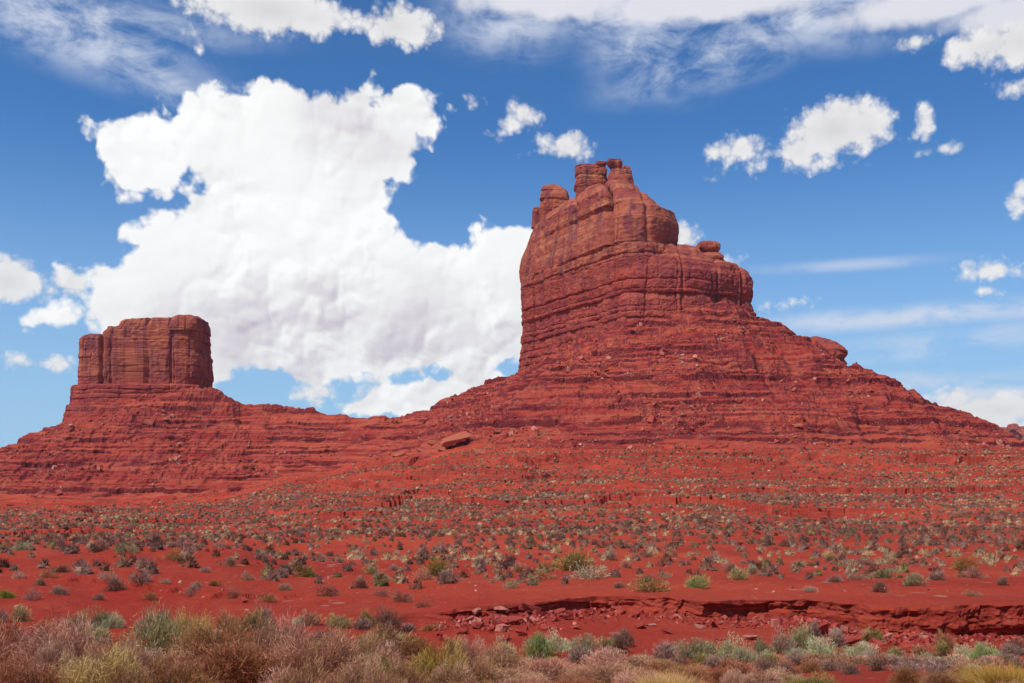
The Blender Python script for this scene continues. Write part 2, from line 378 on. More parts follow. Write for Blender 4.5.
# ------------------------------------------------------------------ terrain heights
DT = [0, 5, 10, 14, 20, 27.86, 28.06, 36, 44, 52, 65, 100, 200, 350, 470, 600, 900, 1500, 3000]
GT = {
 -400:[-1.7,-1.75,-2.15,-2.8,-3.7,-3.9,-3.9,-3.8,-3.7,-4.0,-5.0,-6.8,-10,-15,-19,-21,-22,-20,-10],
  100:[-1.7,-1.75,-2.15,-2.8,-3.75,-3.97,-3.95,-3.75,-3.58,-3.95,-5.0,-6.6,-9.8,-14.5,-18,-20,-20,-20,-10],
  215:[-1.7,-1.75,-2.15,-2.8,-3.75,-4.0,-4.0,-3.85,-3.75,-4.1,-5.1,-6.5,-9.4,-12.5,-14,-16,-16,-16,-10],
  300:[-1.7,-1.75,-2.15,-2.8,-3.75,-4.05,-4.0,-4.15,-4.4,-4.8,-5.2,-6.1,-8.0,-8.6,-7.0,-5.,-5,-5,-5],
  410:[-1.7,-1.75,-2.15,-2.8,-3.8,-4.3,-4.0,-4.2,-4.4,-4.7,-5.1,-6.1,-7.4,-5.6,3.0,12,14,10,0],
  480:[-1.7,-1.75,-2.15,-2.8,-3.75,-4.08,-3.75,-4.1,-4.4,-4.65,-5.0,-5.9,-6.9,-3.8,8.5,22,24,14,0],
  700:[-1.7,-1.75,-2.15,-2.8,-3.8,-4.12,-3.64,-3.95,-4.3,-4.6,-4.95,-5.8,-6.7,-2.4,10.5,16,16,10,0],
 1000:[-1.7,-1.75,-2.15,-2.8,-3.85,-4.46,-3.64,-3.9,-4.25,-4.5,-4.85,-5.7,-6.4,-1.0,9.0,14,12,6,0],
 1400:[-1.7,-1.75,-2.15,-2.8,-3.85,-4.5,-3.6,-3.9,-4.2,-4.5,-4.9,-5.7,-6.6,-1.5,7.0,10,8,4,0]}
GPX = sorted(GT); GTAB = np.array([GT[k] for k in GPX])
def bank_D(px):                      # the line of the cut bank
    return 28 + 0.9 * np.sin(px / 83.) + .5 * np.sin(px / 31. + 1) + .5 * perlin(px / 34., 0.3, .5, 7) + .12 * perlin(px / 9., 0.3, .5, 9) - 1.2 * sstep(px, 900, 1020)
def ground(x, y):
    x = np.asarray(x, float); y = np.asarray(y, float)
    D = np.maximum(y, 0.); px = CX + FPX * x / np.maximum(D, 4.)
    # shift the depth so that the step of the bank follows its line
    sh = (bank_D(px) - 28) * np.exp(-((D - 28) / 7.) ** 2)
    Dq = D - sh
    pc = np.clip(px, GPX[0], GPX[-1] - 1e-3)
    j = np.clip(np.searchsorted(GPX, pc, side='right') - 1, 0, len(GPX) - 2)
    g = np.array(GPX, float); t = (pc - g[j]) / (g[j + 1] - g[j]); t = t * t * (3 - 2 * t)
    i = np.clip(np.searchsorted(DT, Dq, side='right') - 1, 0, len(DT) - 2)
    d = np.array(DT, float); s = np.clip((Dq - d[i]) / (d[i + 1] - d[i]), 0, 1)
    z = (GTAB[j, i] * (1 - s) + GTAB[j, i + 1] * s) * (1 - t) + (GTAB[j + 1, i] * (1 - s) + GTAB[j + 1, i + 1] * s) * t
    k = np.clip(D / 60., .05, 1)
    z = z + k * .30 * fbm(x, y, 0, 14, 4, .5, 3) + np.clip(D / 30., .1, 1) * .07 * fbm(x, y, 0, 2.2, 4, .6, 4) + np.clip((D - 90) / 160, 0, 1) * 1.3 * fbm(x, y * .55, 0, 60, 4, .5, 5)
    z = z - .16 * sstep(y - 33.5 - 1.4 * np.sin(px / 47.) - .9 * perlin(px / 19., .1, .7, 14), .10, -.10) * sstep(px, 40, 90) * (1 - sstep(px, 260, 330)) * sstep(y, 18, 30)
    # low scarps across the plain: small risers between nearly level treads
    am = np.clip((D - 80) / 70, 0, 1) * (1 - np.clip((D - 650) / 200, 0, 1))
    zw_ = z + am * (2.6 * fbm(x, y * .8, 2, 62, 3, .5, 8) + .35 * fbm(x, y, 4, 12, 3, .5, 9))
    p_ = 2.0; f_ = zw_ / p_; fl = np.floor(f_); fr_ = f_ - fl
    st_ = p_ * (fl + .35 * fr_ + .65 * sstep(fr_, .86, .89)) - zw_
    msk = sstep(fbm(x, y * .5, 6, 42, 3, .5, 10), -.12, .15)
    return z + am * (.55 * (zw_ - z) + st_ * msk * 1.35)

# crest lines: (px, py, depth) ; the loose slopes fall away from them
def crest(pts): return np.array([(wx(a, d), d, wz(b, d)) for a, b, d in pts])
CR_LEFT = crest([(-700,505,900),(-250,500,880),(-100,485,860),(0,462,852),(45,441,845),(62,434,840),(76,424,835),(96,402,830),(140,391,826),(205,391,830),(222,396,838)])
CR_SADDLE = crest([(222,397,838),(240,405,836),(300,409,826),(335,415,818),(370,418,808),(402,416,800),(430,406,792),(460,393,782)])
CR_MAIN = crest([(460,393,782),(490,381,770),(522,370,735),(560,352,690),(600,333,645),(640,316,605),(690,308,602),(745,306,625),(768,318,640),
                 (800,338,648),(840,366,650),(852,369,650),(880,381,648),(912,400,644),(945,412,640),(972,429,632),(988,441,628),(1000,454,622)])
def hills(x, y):
    x = x.astype(np.float32); y = y.astype(np.float32)
    wxn = x + 9 * fbm(x, y, 1, 45, 3, .5, 11); wyn = y + 9 * fbm(x, y, 7, 45, 3, .5, 12)
    res = []
    for cr, k1, k2 in ((CR_LEFT, .70, .34), (CR_SADDLE, .62, .33), (CR_MAIN, .76, .42)):
        best = np.full(x.shape, -999., np.float32)
        for A, B in zip(cr[:-1], cr[1:]):
            ex, ey = B[0] - A[0], B[1] - A[1]
            t = np.clip(((wxn - A[0]) * ex + (wyn - A[1]) * ey) / (ex * ex + ey * ey), 0, 1)
            d = np.sqrt((wxn - A[0] - t * ex) ** 2 + (wyn - A[1] - t * ey) ** 2)
            f = k2 * d + (k1 - k2) * 75 * (1 - np.exp(-d / 75)) - 1. * np.exp(-d / 4)
            np.maximum(best, A[2] + (B[2] - A[2]) * t - f, out=best)
        res.append(best)
    return res

# terraces: an increasing map of height with steep bedrock ledges between gentle benches
rs = np.random.RandomState(5)
def make_terrace():
    zs, ts = [-60.], [-60.]; z = -60.
    while z < 180:
        b = rs.choice([1.6, 2.6, 4., 6.5, 9.5], p=[.25, .25, .2, .18, .12]) * rs.uniform(.8, 1.25); c = b * rs.uniform(.2, .45)
        if z > 50: c *= 1.25
        z += b * 1.; zs.append(z); k = c / b; ts.append(ts[-1] + b * (1 - k)); w = .12 + c * .12
        z += w; zs.append(z); ts.append(ts[-1] + c + w)
    return np.array(zs), np.array(ts)
TZ, TT = make_terrace()
def terrace(z): return np.interp(z, TZ, TT)

def terrain(x, y):
    """height, and which body each point belongs to: 0 ground 1 left 2 saddle 3 main"""
    G = ground(x, y)
    Z = G.copy(); reg = np.zeros(x.shape, np.int8)
    m = (y > 230) & (y < 1500)
    if m.any():
        xm, ym, gm = x[m], y[m], G[m]
        L, Sd, Mn = hills(xm, ym)
        H = np.maximum(np.maximum(L, Sd), Mn)
        r = np.where(H == L, 1, np.where(H == Sd, 2, 3))
        # spurs and gullies down the slopes
        gul = 4.8 * fbm(xm, ym, 0, 38, 4, .55, 21) + 2.6 * ridged(xm, ym * .30, 0, 21, 4, .55, 33) - 2.2
        up = sstep(H - gm, 0, 14) * np.where(r == 2, .62, 1.)
        H = H + gul * up
        k = 5.
        h = np.clip(.5 + .5 * (H - gm) / k, 0, 1); sm = gm * (1 - h) + H * h + k * h * (1 - h)
        # ledges: strength varies, buried under rubble here and there
        cover = sstep(fbm(xm, ym * .7, sm * 3.2, 46, 4, .6, 44), -.22, .22)
        wob = 1.7 * fbm(xm, ym, 2, 24, 4, .55, 51)
        t = terrace(sm + wob) - wob
        a = (.08 + .92 * cover) * sstep(ym, 240, 300)
        z = sm + (t - sm) * a
        z = z + up * .85 * ridged(xm, ym * .35, 0, 8.5, 3, .5, 58) * (1 - .5 * cover) - up * .5 + (.30 + .25 * up) * np.where(r == 2, .6, 1.) * fbm(xm, ym, 0, 5.0, 4, .6, 61)
        Z[m] = z; reg[m] = np.where(H > gm + .5, r, 0)
    return Z, reg

# ------------------------------------------------------------------ terrain mesh
cols = np.concatenate([np.linspace(-1500, -120, 110, endpoint=False), np.arange(-120, 1144, 1.15), np.linspace(1145, 2500, 110)])
rows_near = np.concatenate([np.geomspace(1.0, 26.0, 150, endpoint=False), np.linspace(26.0, 30.2, 12)])
rows = np.concatenate([rows_near, np.geomspace(30.4, 230, 330, endpoint=False), np.linspace(230, 440, 260, endpoint=False), np.arange(440, 800, .62), np.linspace(800, 900, 60, endpoint=False), np.geomspace(900, 9000, 40)])
# add closely spaced rows that follow the bank line
Dg = np.repeat(rows[:, None], len(cols), 1)
PXg = np.repeat(cols[None, :], len(rows), 0)
bD = bank_D(cols)
bank_rows = np.linspace(-.62, .62, 64)
off = np.sign(bank_rows) * np.abs(bank_rows) ** 2.2 / .62 ** 1.2 - .03
ins = np.searchsorted(rows, 28.0)
lo_r, hi_r = rows[:ins], rows[ins:]
# squeeze the neighbours so that they stay on their own side of the bank
lo = lo_r[:, None] + (bD[None, :] - .7 - 28.0) * sstep(lo_r, 16, 28)[:, None]
lo = np.minimum(lo, bD[None, :] - .65)
hi = hi_r[:, None] + (bD[None, :] + .7 - 28.0) * (1 - sstep(hi_r, 28.0, 44))[:, None]
bk = bD[None, :] + off[:, None]
Dg = np.concatenate([lo, bk, hi]); Dg = np.maximum.accumulate(Dg, 0)
PXg = np.repeat(cols[None, :], len(Dg), 0)
Xg = (PXg - CX) / FPX * Dg
Zg, Rg = terrain(Xg.ravel(), Dg.ravel()); Zg = Zg.reshape(Dg.shape); Rg = Rg.reshape(Dg.shape)
# roughen the bank face: push it in and out by bed and block
bsel = slice(len(lo) - 2, len(lo) + len(bk) + 2)
zz = Zg[bsel]; xx = Xg[bsel]; pp = PXg[bsel]
face = np.exp(-((Dg[bsel] - bD[None, :]) / .34) ** 4) * sstep(pp, 425, 480)
ztop = Zg[bsel][-1:, :]; h_ = ztop - zz + .06 * perlin(xx * 1.3, 0, 0, 70)          # depth below the lip
lay = np.floor(h_ / .27 + .35 * perlin(xx * .5, 0, 3, 75)).astype(np.int64)
cx_ = xx * .95 + .35 * perlin(xx * .9, zz * 1.1, 0, 76) + lay * .37
cell = np.floor(cx_).astype(np.int64); fc_ = cx_ - cell
hv = (_hash(cell, lay // 2, 0 * lay, 77) % np.uint32(1000)).astype(float) / 1000 - .5
hv2 = (_hash(np.floor(xx * .42 + .3 * perlin(xx, zz, 0, 78)).astype(np.int64), 0 * lay, 0 * lay, 79) % np.uint32(1000)).astype(float) / 1000 - .5
crk = np.exp(-((fc_ - .5 + .5 * np.sign(fc_ - .5)) / .07) ** 2)
rec = .16 * hv + .34 * hv2 + .10 * crk + .10 * perlin(xx * 3, zz * 5, 0, 74) + .05 * perlin(xx * 9, zz * 12, 0, 73)
rec = rec + .08 * np.exp(-((h_ - .20) / .06) ** 2) * sstep(perlin(xx * .35, 0, 9, 71), -.25, .15) - .03 * (1 - sstep(h_, .02, .14))
rec = rec + sstep(pp, 720, 860) * .20 * sstep(h_, .5, .8)
rec = rec * sstep(h_, -.04, .03)
Yg = Dg.copy(); Yg[bsel] += face * rec
# talus ledges: push the steep parts of ledges outwards irregularly
NR, NCc = Dg.shape
far_sel = Dg[:, 0] > 380
sl = slice(np.argmax(far_sel), NR)
dzd = np.zeros_like(Zg[sl]); dzd[1:-1] = (Zg[sl][2:] - Zg[sl][:-2]) / (Dg[sl][2:] - Dg[sl][:-2])
st = sstep(dzd, .8, 2.2)
Yg[sl] -= st * (.7 * fbm(Xg[sl], Zg[sl] * 2.2, 0, 6, 3, .6, 81) + .25)
Vt = np.c_[Xg.ravel(), Yg.ravel(), Zg.ravel()]
idx = np.arange(NR * NCc).reshape(NR, NCc)
Ft = np.stack([idx[:-1, :-1], idx[:-1, 1:], idx[1:, 1:], idx[1:, :-1]], -1).reshape(-1, 4)
fr = Rg[:-1, :-1].ravel()

def add_region(name, k, mat, parent=None, **kw):
    f = Ft[fr == k]
    if not len(f): return None
    v, f2 = compact(Vt, f); o = link(name, np_mesh(name, v, f2, smooth=False), mat, parent)
    tag(o, **kw); return o
g_main = add_region('ground', 0, M_SOIL, kind='structure', label='red desert plain with low ledges and a dry wash')
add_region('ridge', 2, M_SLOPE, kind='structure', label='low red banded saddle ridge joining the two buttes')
# ground behind the camera and to the sides
gx = np.linspace(-60, 60, 61); gy = np.linspace(-60, 1.0, 31); GX, GY = np.meshgrid(gx, gy)
GZ = -1.74 + .05 * fbm(GX, GY, 0, 6, 3, .5, 3)
ix = np.arange(GX.size).reshape(GX.shape)
fb = np.stack([ix[:-1, :-1], ix[:-1, 1:], ix[1:, 1:], ix[1:, :-1]], -1).reshape(-1, 4)
tag(link('ground', np_mesh('roadside', np.c_[GX.ravel(), GY.ravel(), GZ.ravel()], fb), M_SOIL), kind='structure', label='red ground at the roadside')

# ------------------------------------------------------------------ rock masses
BEDS = np.array([20, 28, 34, 39, 44, 49, 54, 59, 63, 66.5, 70.5, 77, 81.5, 86.5, 93.5, 97, 100.5, 108.5, 111, 117, 131, 134, 139.8, 166, 178, 192, 195.5, 199, 240])
rb = np.random.RandomState(3)
BEDOFF = rb.uniform(-1, 1, len(BEDS)); 
def rock_mass(levels, n_sup=3., rot=0., seed=0, step=.45, beds=1., joints=1., rough=1., jsp=7., plan=None, grooves=(), tame=1.):
    """levels: (z, x0, x1, y0, y1) from bottom to top; closes on top. returns verts, quads"""
    L = np.array(levels, float)
    # resample along the profile
    seg = np.sqrt(np.diff(L[:, 0]) ** 2 + .25 * (np.diff(L[:, 1]) ** 2 + np.diff(L[:, 2]) ** 2))
    t = np.r_[0, np.cumsum(seg)]; nlev = max(8, int(t[-1] / step)); tt = np.linspace(0, t[-1], nlev)
    Lr = np.stack([np.interp(tt, t, L[:, i]) for i in range(5)], 1)
    per = 1.7 * ((L[:, 2] - L[:, 1]).max() + (L[:, 4] - L[:, 3]).max())
    nth = int(np.clip(per / step, 40, 1100))
    th = np.linspace(0, 2 * np.pi, nth, endpoint=False)
    c, s = np.cos(th), np.sin(th)
    if plan is None:
        u = np.sign(c) * np.abs(c) ** (2 / n_sup); v = np.sign(s) * np.abs(s) ** (2 / n_sup)
    else:                                   # closed polygon in the unit box, rounded
        pl = np.array(plan + plan[:1], float); sg = np.r_[0, np.cumsum(np.linalg.norm(np.diff(pl, axis=0), axis=1))]
        q = np.linspace(0, sg[-1], nth * 4, endpoint=False); u = np.interp(q, sg, pl[:, 0]); v = np.interp(q, sg, pl[:, 1])
        k = int(nth * 4 * .05); ker = np.hanning(2 * k + 1); ker /= ker.sum()
        u = np.convolve(np.r_[u[-k:], u, u[:k]], ker, 'valid')[::4]; v = np.convolve(np.r_[v[-k:], v, v[:k]], ker, 'valid')[::4]
        u /= np.abs(u).max(); v /= np.abs(v).max(); nth = len(u)
    z = Lr[:, 0][:, None] + 0 * u[None]
    x = (Lr[:, 1] + Lr[:, 2])[:, None] / 2 + ((Lr[:, 2] - Lr[:, 1]) / 2)[:, None] * u
    y = (Lr[:, 3] + Lr[:, 4])[:, None] / 2 + ((Lr[:, 4] - Lr[:, 3]) / 2)[:, None] * v
    P = np.stack([x, y, z], -1)
    dth = np.roll(P, -1, 1) - np.roll(P, 1, 1); dz_ = np.gradient(P, axis=0)
    N = np.cross(dth, dz_); N /= np.maximum(np.linalg.norm(N, axis=-1, keepdims=True), 1e-6)
    N[np.abs(dz_).sum(-1) < 1e-6] = (0, 0, 1)
    zw = z + .9 * fbm(x, y, z * .3, 30, 3, .5, seed + 1) + .38 * fbm(x, y, z, 2.6, 3, .6, seed + 11)
    bi = np.clip(np.searchsorted(BEDS, zw) - 1, 0, len(BEDS) - 2)
    lo_, hi_ = BEDS[bi], BEDS[bi + 1]; th_ = hi_ - lo_
    e = np.minimum(zw - lo_, hi_ - zw)
    side = 1 - np.clip(N[..., 2], 0, 1) ** 2
    near = np.where(zw - lo_ < hi_ - zw, bi, bi + 1)
    bs = .25 + .75 * ((near * 37 % 11) / 10.); vis = .25 + .75 * sstep(fbm(x, y, near * 9.7, 20, 3, .55, seed + 12), -.22, .22)
    hb = .6 + .8 * sstep(fbm(x, y, bi * 5.3, 26, 2, .5, seed + 13), -.2, .2)
    d = beds * side * (BEDOFF[bi] * .8 * hb - (1.15 * np.exp(-(e / .42) ** 2) + .3 * np.exp(-(e / 1.3) ** 2)) * bs * vis)
    # vertical joints, different in each bed, plus a few through-going ones
    arc = np.cumsum(np.r_[0, np.linalg.norm(np.diff(P[0], axis=0), axis=1)])[None, :] + 0 * z
    arc = arc + .8 * perlin(x * .1, y * .1, z * .25, seed + 2)
    for sp, amp, wid, perbed in ((jsp, .9, .35, 1), (jsp * 2.6, 1.6, .6, 0)):
        a = arc / sp + (bi * 7.31 if perbed else 0)
        cell = np.floor(a)
        jit = (_hash(cell.astype(np.int64), (bi if perbed else bi * 0).astype(np.int64), 0 * bi + 5, seed) % np.uint32(1000)).astype(float) / 1000.
        dist = np.abs(a - cell - .2 - .6 * jit) * sp
        d = d - (joints + .12) * amp * side * np.exp(-(dist / wid) ** 2) * (.3 + .7 * sstep(fbm(x, y, z, 14, 2, .5, seed + 15), -.25, .25))
        jv = (_hash((cell + (a - cell > .2 + .6 * jit)).astype(np.int64), (bi if perbed else bi * 0).astype(np.int64), 0 * bi + 9, seed) % np.uint32(1000)).astype(float) / 1000. - .5
        d = d + side * jv * ((.9 * joints + .35) if perbed else (1.3 * joints + 1.1))
    d = d + rough * (1.3 * fbm(x, y, z * .6, 17, 3, .5, seed + 3) + .55 * ridged(x, y, z * .35, 13, 3, .5, seed + 5) - .5 + .6 * fbm(x, y, z * 1.4, 4, 4, .55, seed + 6))
    for gx_, gd, gw in grooves:
        d = d - gd * np.exp(-((x + .9 * fbm(x * 0, y * 0, z, 12, 3, .5, seed + 9) - gx_) / gw) ** 2) * sstep(-N[..., 1], -.1, .3)
    # close to the tip the offsets shrink away
    wtip = np.clip(((Lr[:, 2] - Lr[:, 1]) / 6), 0, 1)[:, None]
    P = P + N * (d * wtip)[..., None]
    nl = len(P); ii = np.arange(nl * nth).reshape(nl, nth); jj = np.roll(ii, -1, 1)
    F = np.stack([ii[:-1], jj[:-1], jj[1:], ii[1:]], -1).reshape(-1, 4)
    return P.reshape(-1, 3), F
def mass_obj(name, masses, mat, parent, **kw):
    vs, fs, o_ = [], [], 0
    for v, f in masses: vs.append(v); fs.append(f + o_); o_ += len(v)
    o = link(name, np_mesh(name, np.concatenate(vs), np.concatenate(fs)), mat, parent); tag(o, **kw); return o
def lev(py, x0, x1, DL, DR, y0, y1, Dz):
    """a level: image row at depth Dz gives its height, left/right edges given in columns at their own depths"""
    return (wz(py, Dz), wx(x0, DL), wx(x1, DR), y0, y1)

root = tag(link('rock_butte', None, loc=(60, 690, 60)), 'tall red sandstone butte with knobby pinnacles above a broad banded slope', 'butte')
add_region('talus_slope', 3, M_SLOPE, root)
# lower banded cliff: wedge plan, corner towards us near the front
WEDGE = [(-1, .55), (-.62, .02), (-.2, -.52), (.12, -.95), (.5, -1), (.9, -.78), (1, -.35), (.9, .3), (.5, .8), (-.2, 1), (-.8, .95)]
z = lambda py, D: wz(py, D)
low = [(40, -6, 126, 600, 800), (66, 1, 123, 604, 795), (78, 3.5, 120, 606, 790), (86, 4.5, 119, 608, 787), (93, 5.5, 118, 609, 785), (100, 5.5, 117, 610, 783), (107, 6, 116, 611, 782),
       (111, 6, 115.5, 611.5, 780), (118, 5.5, 115, 612, 778), (125, 5.5, 114, 612.5, 778), (131, 5.2, 113.5, 613, 777), (134.5, 5.5, 112.5, 614.5, 776), (140.5, 6.5, 111.5, 615.5, 775), (141.5, 30, 100, 650, 750), (142, 62, 66, 690, 700)]
SHOULDER = [(-1,-.85),(-.6,-1),(-.1,-.93),(.4,-.68),(.85,-.35),(1,.05),(.9,.5),(.3,1),(-.7,1),(-1,.4)]
shl = [(58, 62, 167, 601, 702), (78, 63, 165, 603, 700), (90, 64, 162.5, 604.5, 698), (100, 65, 160.5, 606, 696), (104, 65.5, 159.5, 606.5, 695), (108.5, 66, 157, 608, 694), (111, 66, 158.5, 607.5, 692), (117, 67, 159, 608, 690), (123, 68, 158, 609, 689),
       (128, 69, 155, 611, 686), (131, 70, 150, 613, 683), (133, 71, 142, 616, 680), (135, 72, 136, 618, 677), (138, 73, 131, 621, 674), (141, 75, 126, 625, 670), (142.5, 78, 121, 630, 664), (144.3, 82, 113, 636, 655), (145, 92, 104, 644, 650)]
mass_obj('banded_cliff', [rock_mass(low, seed=10, step=.42, beds=1.15, joints=.4, jsp=8, rough=.8, plan=WEDGE),
    rock_mass(shl, seed=20, step=.42, beds=1.0, joints=.5, jsp=10, rough=.85, plan=SHOULDER, grooves=((104, 1.6, .8), (128, 1.6, .9), (146, 2.4, 1.1))),
    rock_mass([(wz(p_, 650), wx(a_, 650), wx(b_, 650), 650 - d_, 650 + d_) for p_, a_, b_, d_ in [(376,780,842,22),(366,780,844,22),(361,780,843,21),(357,781,846,21),(352,781,846,20),(349,782,843,19),(345,784,838,17),(342,786,832,15),(340,788,822,12),(339,792,812,7)]], 3., seed=24, step=.42, beds=.9, joints=.5, jsp=7, rough=.8)],
    M_CLIFF, root)
# upper massive cliff, split by two deep vertical clefts into bulging buttresses
upper = rock_mass([(134, 10, 106, 624, 780), (139, 8.5, 107, 620, 783), (142, 5.5, 107, 617, 788), (150, 5, 110, 617, 788), (158, 6, 110.5, 618, 787), (163, 8, 109, 621, 784), (166, 9.5, 108, 622, 783),
    (168.5, 10.5, 102, 624, 780), (173, 12.5, 98.5, 628, 776), (179, 15, 92, 633, 770), (182.5, 19, 88.5, 637, 764), (186, 25, 82, 642, 754), (188, 34, 79, 648, 735), (189.5, 41, 77.5, 652, 722), (190.3, 44, 76, 656, 712), (190.8, 50, 70, 665, 700), (190.9, 58, 62, 678, 686)],
    seed=31, step=.42, beds=.10, joints=.2, jsp=19, rough=.72, plan=WEDGE, grooves=((60.5, 4.2, 1.3), (61, 2.6, 5.), (42.3, 2.4, .9), (84, 2.0, 1.6), (22, 1.6, 1.2)))
mass_obj('massive_cliff', [upper], M_CLIFF, root)
# knobs of caprock: (name, levels in pixels, depth)
def knob(levels, D, dep, seed, **kw):
    lv = []
    for py, x0, x1 in levels:
        w = dep * (x1 - x0) / max(l[2] - l[1] for l in levels) / 2
        lv.append((wz(py, D), wx(x0, D), wx(x1, D), D - w, D + w))
    a = dict(n_sup=4.2, seed=seed, step=.3, beds=.45, joints=.3, rough=.6, jsp=5); a.update(kw)
    return rock_mass(lv, **a)
M_CAP = M_CLIFF
caps = [
 ([(226,541,570),(212,539,573),(206,540,573),(203,541,572),(200,539,571),(196,540,570),(193,541.5,569),(191,540.5,567),(188,542,562),(186,544,558),(185,548,555),(184.9,551,552)], 742, 20, 'rounded knob on the left shoulder'),
 ([(228,531,549),(214,532,549),(211,532.3,548),(208.5,533,545),(207.5,534,541),(207.3,536,538)], 750, 7, None),
 ([(206,575.5,606),(191,575.5,606.5),(188,574.3,607),(186,574.3,607),(181,574.6,607),(178,575.6,606),(175,574.6,606),(171,574.4,605),(168.5,574.6,601),(167.3,577,598),(166.9,584,592),(166.8,587,588)], 683, 24, 'squared block of the summit'),
 ([(176,595,607.5),(170,595.5,607),(167,597,605),(165.5,595,606.5),(163,595.5,606.5),(162,598,604),(161.8,600,602)], 676, 9, None),
 ([(186,608.3,633),(180,608.3,632),(175,608.8,626),(171,610.5,623),(169,611,621),(167,608.5,622),(163,606.5,622.5),(160.3,607.5,621),(159.5,611,618),(159.3,614,615)], 668, 14, 'overhanging pinnacle right of the narrow gap'),
 ([(186,621.5,633),(178,622,632.5),(172,622,631.5),(168,622.5,630),(166,624,628),(165.8,625,626)], 664, 9, None),
]
for i, (lv, D, dep, lab) in enumerate(caps):
    mass_obj('caprock', [knob(lv, D, dep, 50 + i)], M_CAP, root, label=None)
# balanced slab on the right shoulder
mass_obj('caprock', [knob([(272,697,722),(262,697.5,722),(257,698,721.5),(254.5,700,719),(252.5,703,714),(251,698,718),(249.5,696.5,718.8),(246,696.8,718.5),(243.5,698,717),(242.3,700.5,714.5),(241.6,704,711),(241.5,707,709)], 640, 15, 60)], M_CAP, root, label='flat topped balanced slab on the right shoulder')

root2 = tag(link('rock_butte', None, loc=(-310, 845, 55)), 'smaller flat topped red butte with squared cliff walls, standing apart at the left', 'butte')
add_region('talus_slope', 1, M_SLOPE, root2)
DL2 = 850
def slab(pts, y0, y1, **kw):
    lv = []
    for py, x0, x1, gr in pts:
        w = (y1 - y0) * gr / 2; c_ = (y0 + y1) / 2
        lv.append((wz(py, DL2), wx(x0, DL2), wx(x1, DL2), c_ - w, c_ + w))
    return rock_mass(lv, **kw)
BL = dict(step=.45, beds=.32, joints=.42, rough=.7, jsp=15)
GV = ((wx(103, 830), 4., 1.6), (wx(112, 830), 1.3, 1.), (wx(149, 830), 2.6, 1.2), (wx(172, 830), 2.2, 1.2), (wx(127, 830), 1.2, 1.4), (wx(190, 830), .8, 1.5))
tower = [
 slab([(402,82.5,205,1),(388,82.5,205,1),(372,83,206,1),(357,83,205.5,1),(353,84,203.5,.97),(345,83,203.5,.96),(341,84,203,.94),(338,87,202.5,.9),(337,94,202,.86),(336.6,103,201,.6)], 826, 884, n_sup=5.5, seed=70, grooves=GV, **BL),
 slab([(342,106,204,1),(334,108,203.5,.98),(329.5,111,203,.95),(328.5,119,202,.9),(328,123,201,.6)], 829, 880, n_sup=5., seed=71, grooves=GV, **BL),
 slab([(335,123.5,203.8,1),(327,124.5,203.6,.98),(323.5,126,203,.95),(321.5,129,202,.92),(320.8,133,204,.85),(320.5,140,200,.5)], 830, 878, n_sup=5., seed=72, grooves=GV, **BL),
 slab([(333,172,204.5,1),(325,173,204,.98),(320.5,175,202,.92),(318,179,199,.8),(317,184,197,.5),(316.8,188,193,.2)], 829, 878, n_sup=3.6, seed=73, **BL)]
mass_obj('squared_cliff', tower, M_CLIFF2, root2)
mass_obj('banded_cliff', [
 slab([(440,70,209,1),(430,70.5,209,1),(424,70,208.5,1),(416,72,208.5,.99),(408,75,208,.98),(404,77.5,208,.97),(398,77.5,208,.96),(392,78,208,.95),(388,79,207.5,.94),(386.5,80,207,.9),(386,100,190,.6),(385.9,140,150,.1)], 818, 890, n_sup=4., seed=75, step=.45, beds=.9, joints=.4, rough=.6, jsp=9)], M_CLIFF2, root2)

# far mesa beyond the right end of the slope
M_FAR = M_CLIFF
Dm = 3600
mesa = [(-10, wx(950, Dm), wx(1300, Dm), 3300, 4200), (wz(455, Dm), wx(975, Dm), wx(1280, Dm), 3400, 4100), (wz(441, Dm), wx(992, Dm), wx(1270, Dm), 3480, 4050), (wz(433, Dm), wx(996, Dm), wx(1260, Dm), 3500, 4040),
        (wz(428, Dm), wx(1000, Dm), wx(1250, Dm), 3505, 4030), (wz(427, Dm), wx(1012, Dm), wx(1240, Dm), 3520, 4000), (wz(426.5, Dm), wx(1100, Dm), wx(1150, Dm), 3700, 3800)]
v, f = rock_mass(mesa, 3., seed=90, step=3.5, beds=0, joints=2.5, rough=3.5, jsp=40)
v2, f2 = rock_mass([(wz(430, Dm), wx(1004, Dm), wx(1014, Dm), 3540, 3600), (wz(425, Dm), wx(1005, Dm), wx(1011, Dm), 3545, 3590), (wz(424, Dm), wx(1007, Dm), wx(1009, Dm), 3550, 3560)], 3., seed=91, step=2., beds=0, joints=1)
tag(mass_obj('rock_mesa', [(v, f), (v2, f2)], M_FAR, None), 'distant bluish flat mesa at the right end of the long slope', 'mesa')

# thin desert air: one closed box round the camera and everything in view
bpy.ops.mesh.primitive_cube_add(size=1)
hz_o = bpy.context.object; hz_o.name = 'haze'; hz_o.scale = (9600, 9600, 500); hz_o.location = (0, 0, 215)
hm = bpy.data.materials.new('thin_air'); hm.use_nodes = True; hm.node_tree.nodes.clear()
ho = hm.node_tree.nodes.new('ShaderNodeOutputMaterial'); hv_ = hm.node_tree.nodes.new('ShaderNodeVolumePrincipled')
hv_.inputs['Density'].default_value = 0.00003; hv_.inputs['Color'].default_value = (.80, .88, 1, 1); hv_.inputs['Anisotropy'].default_value = .3
hm.node_tree.links.new(hv_.outputs[0], ho.inputs['Volume']); hz_o.data.materials.append(hm); hz_o['kind'] = 'stuff'
S.cycles.volume_bounces = 0
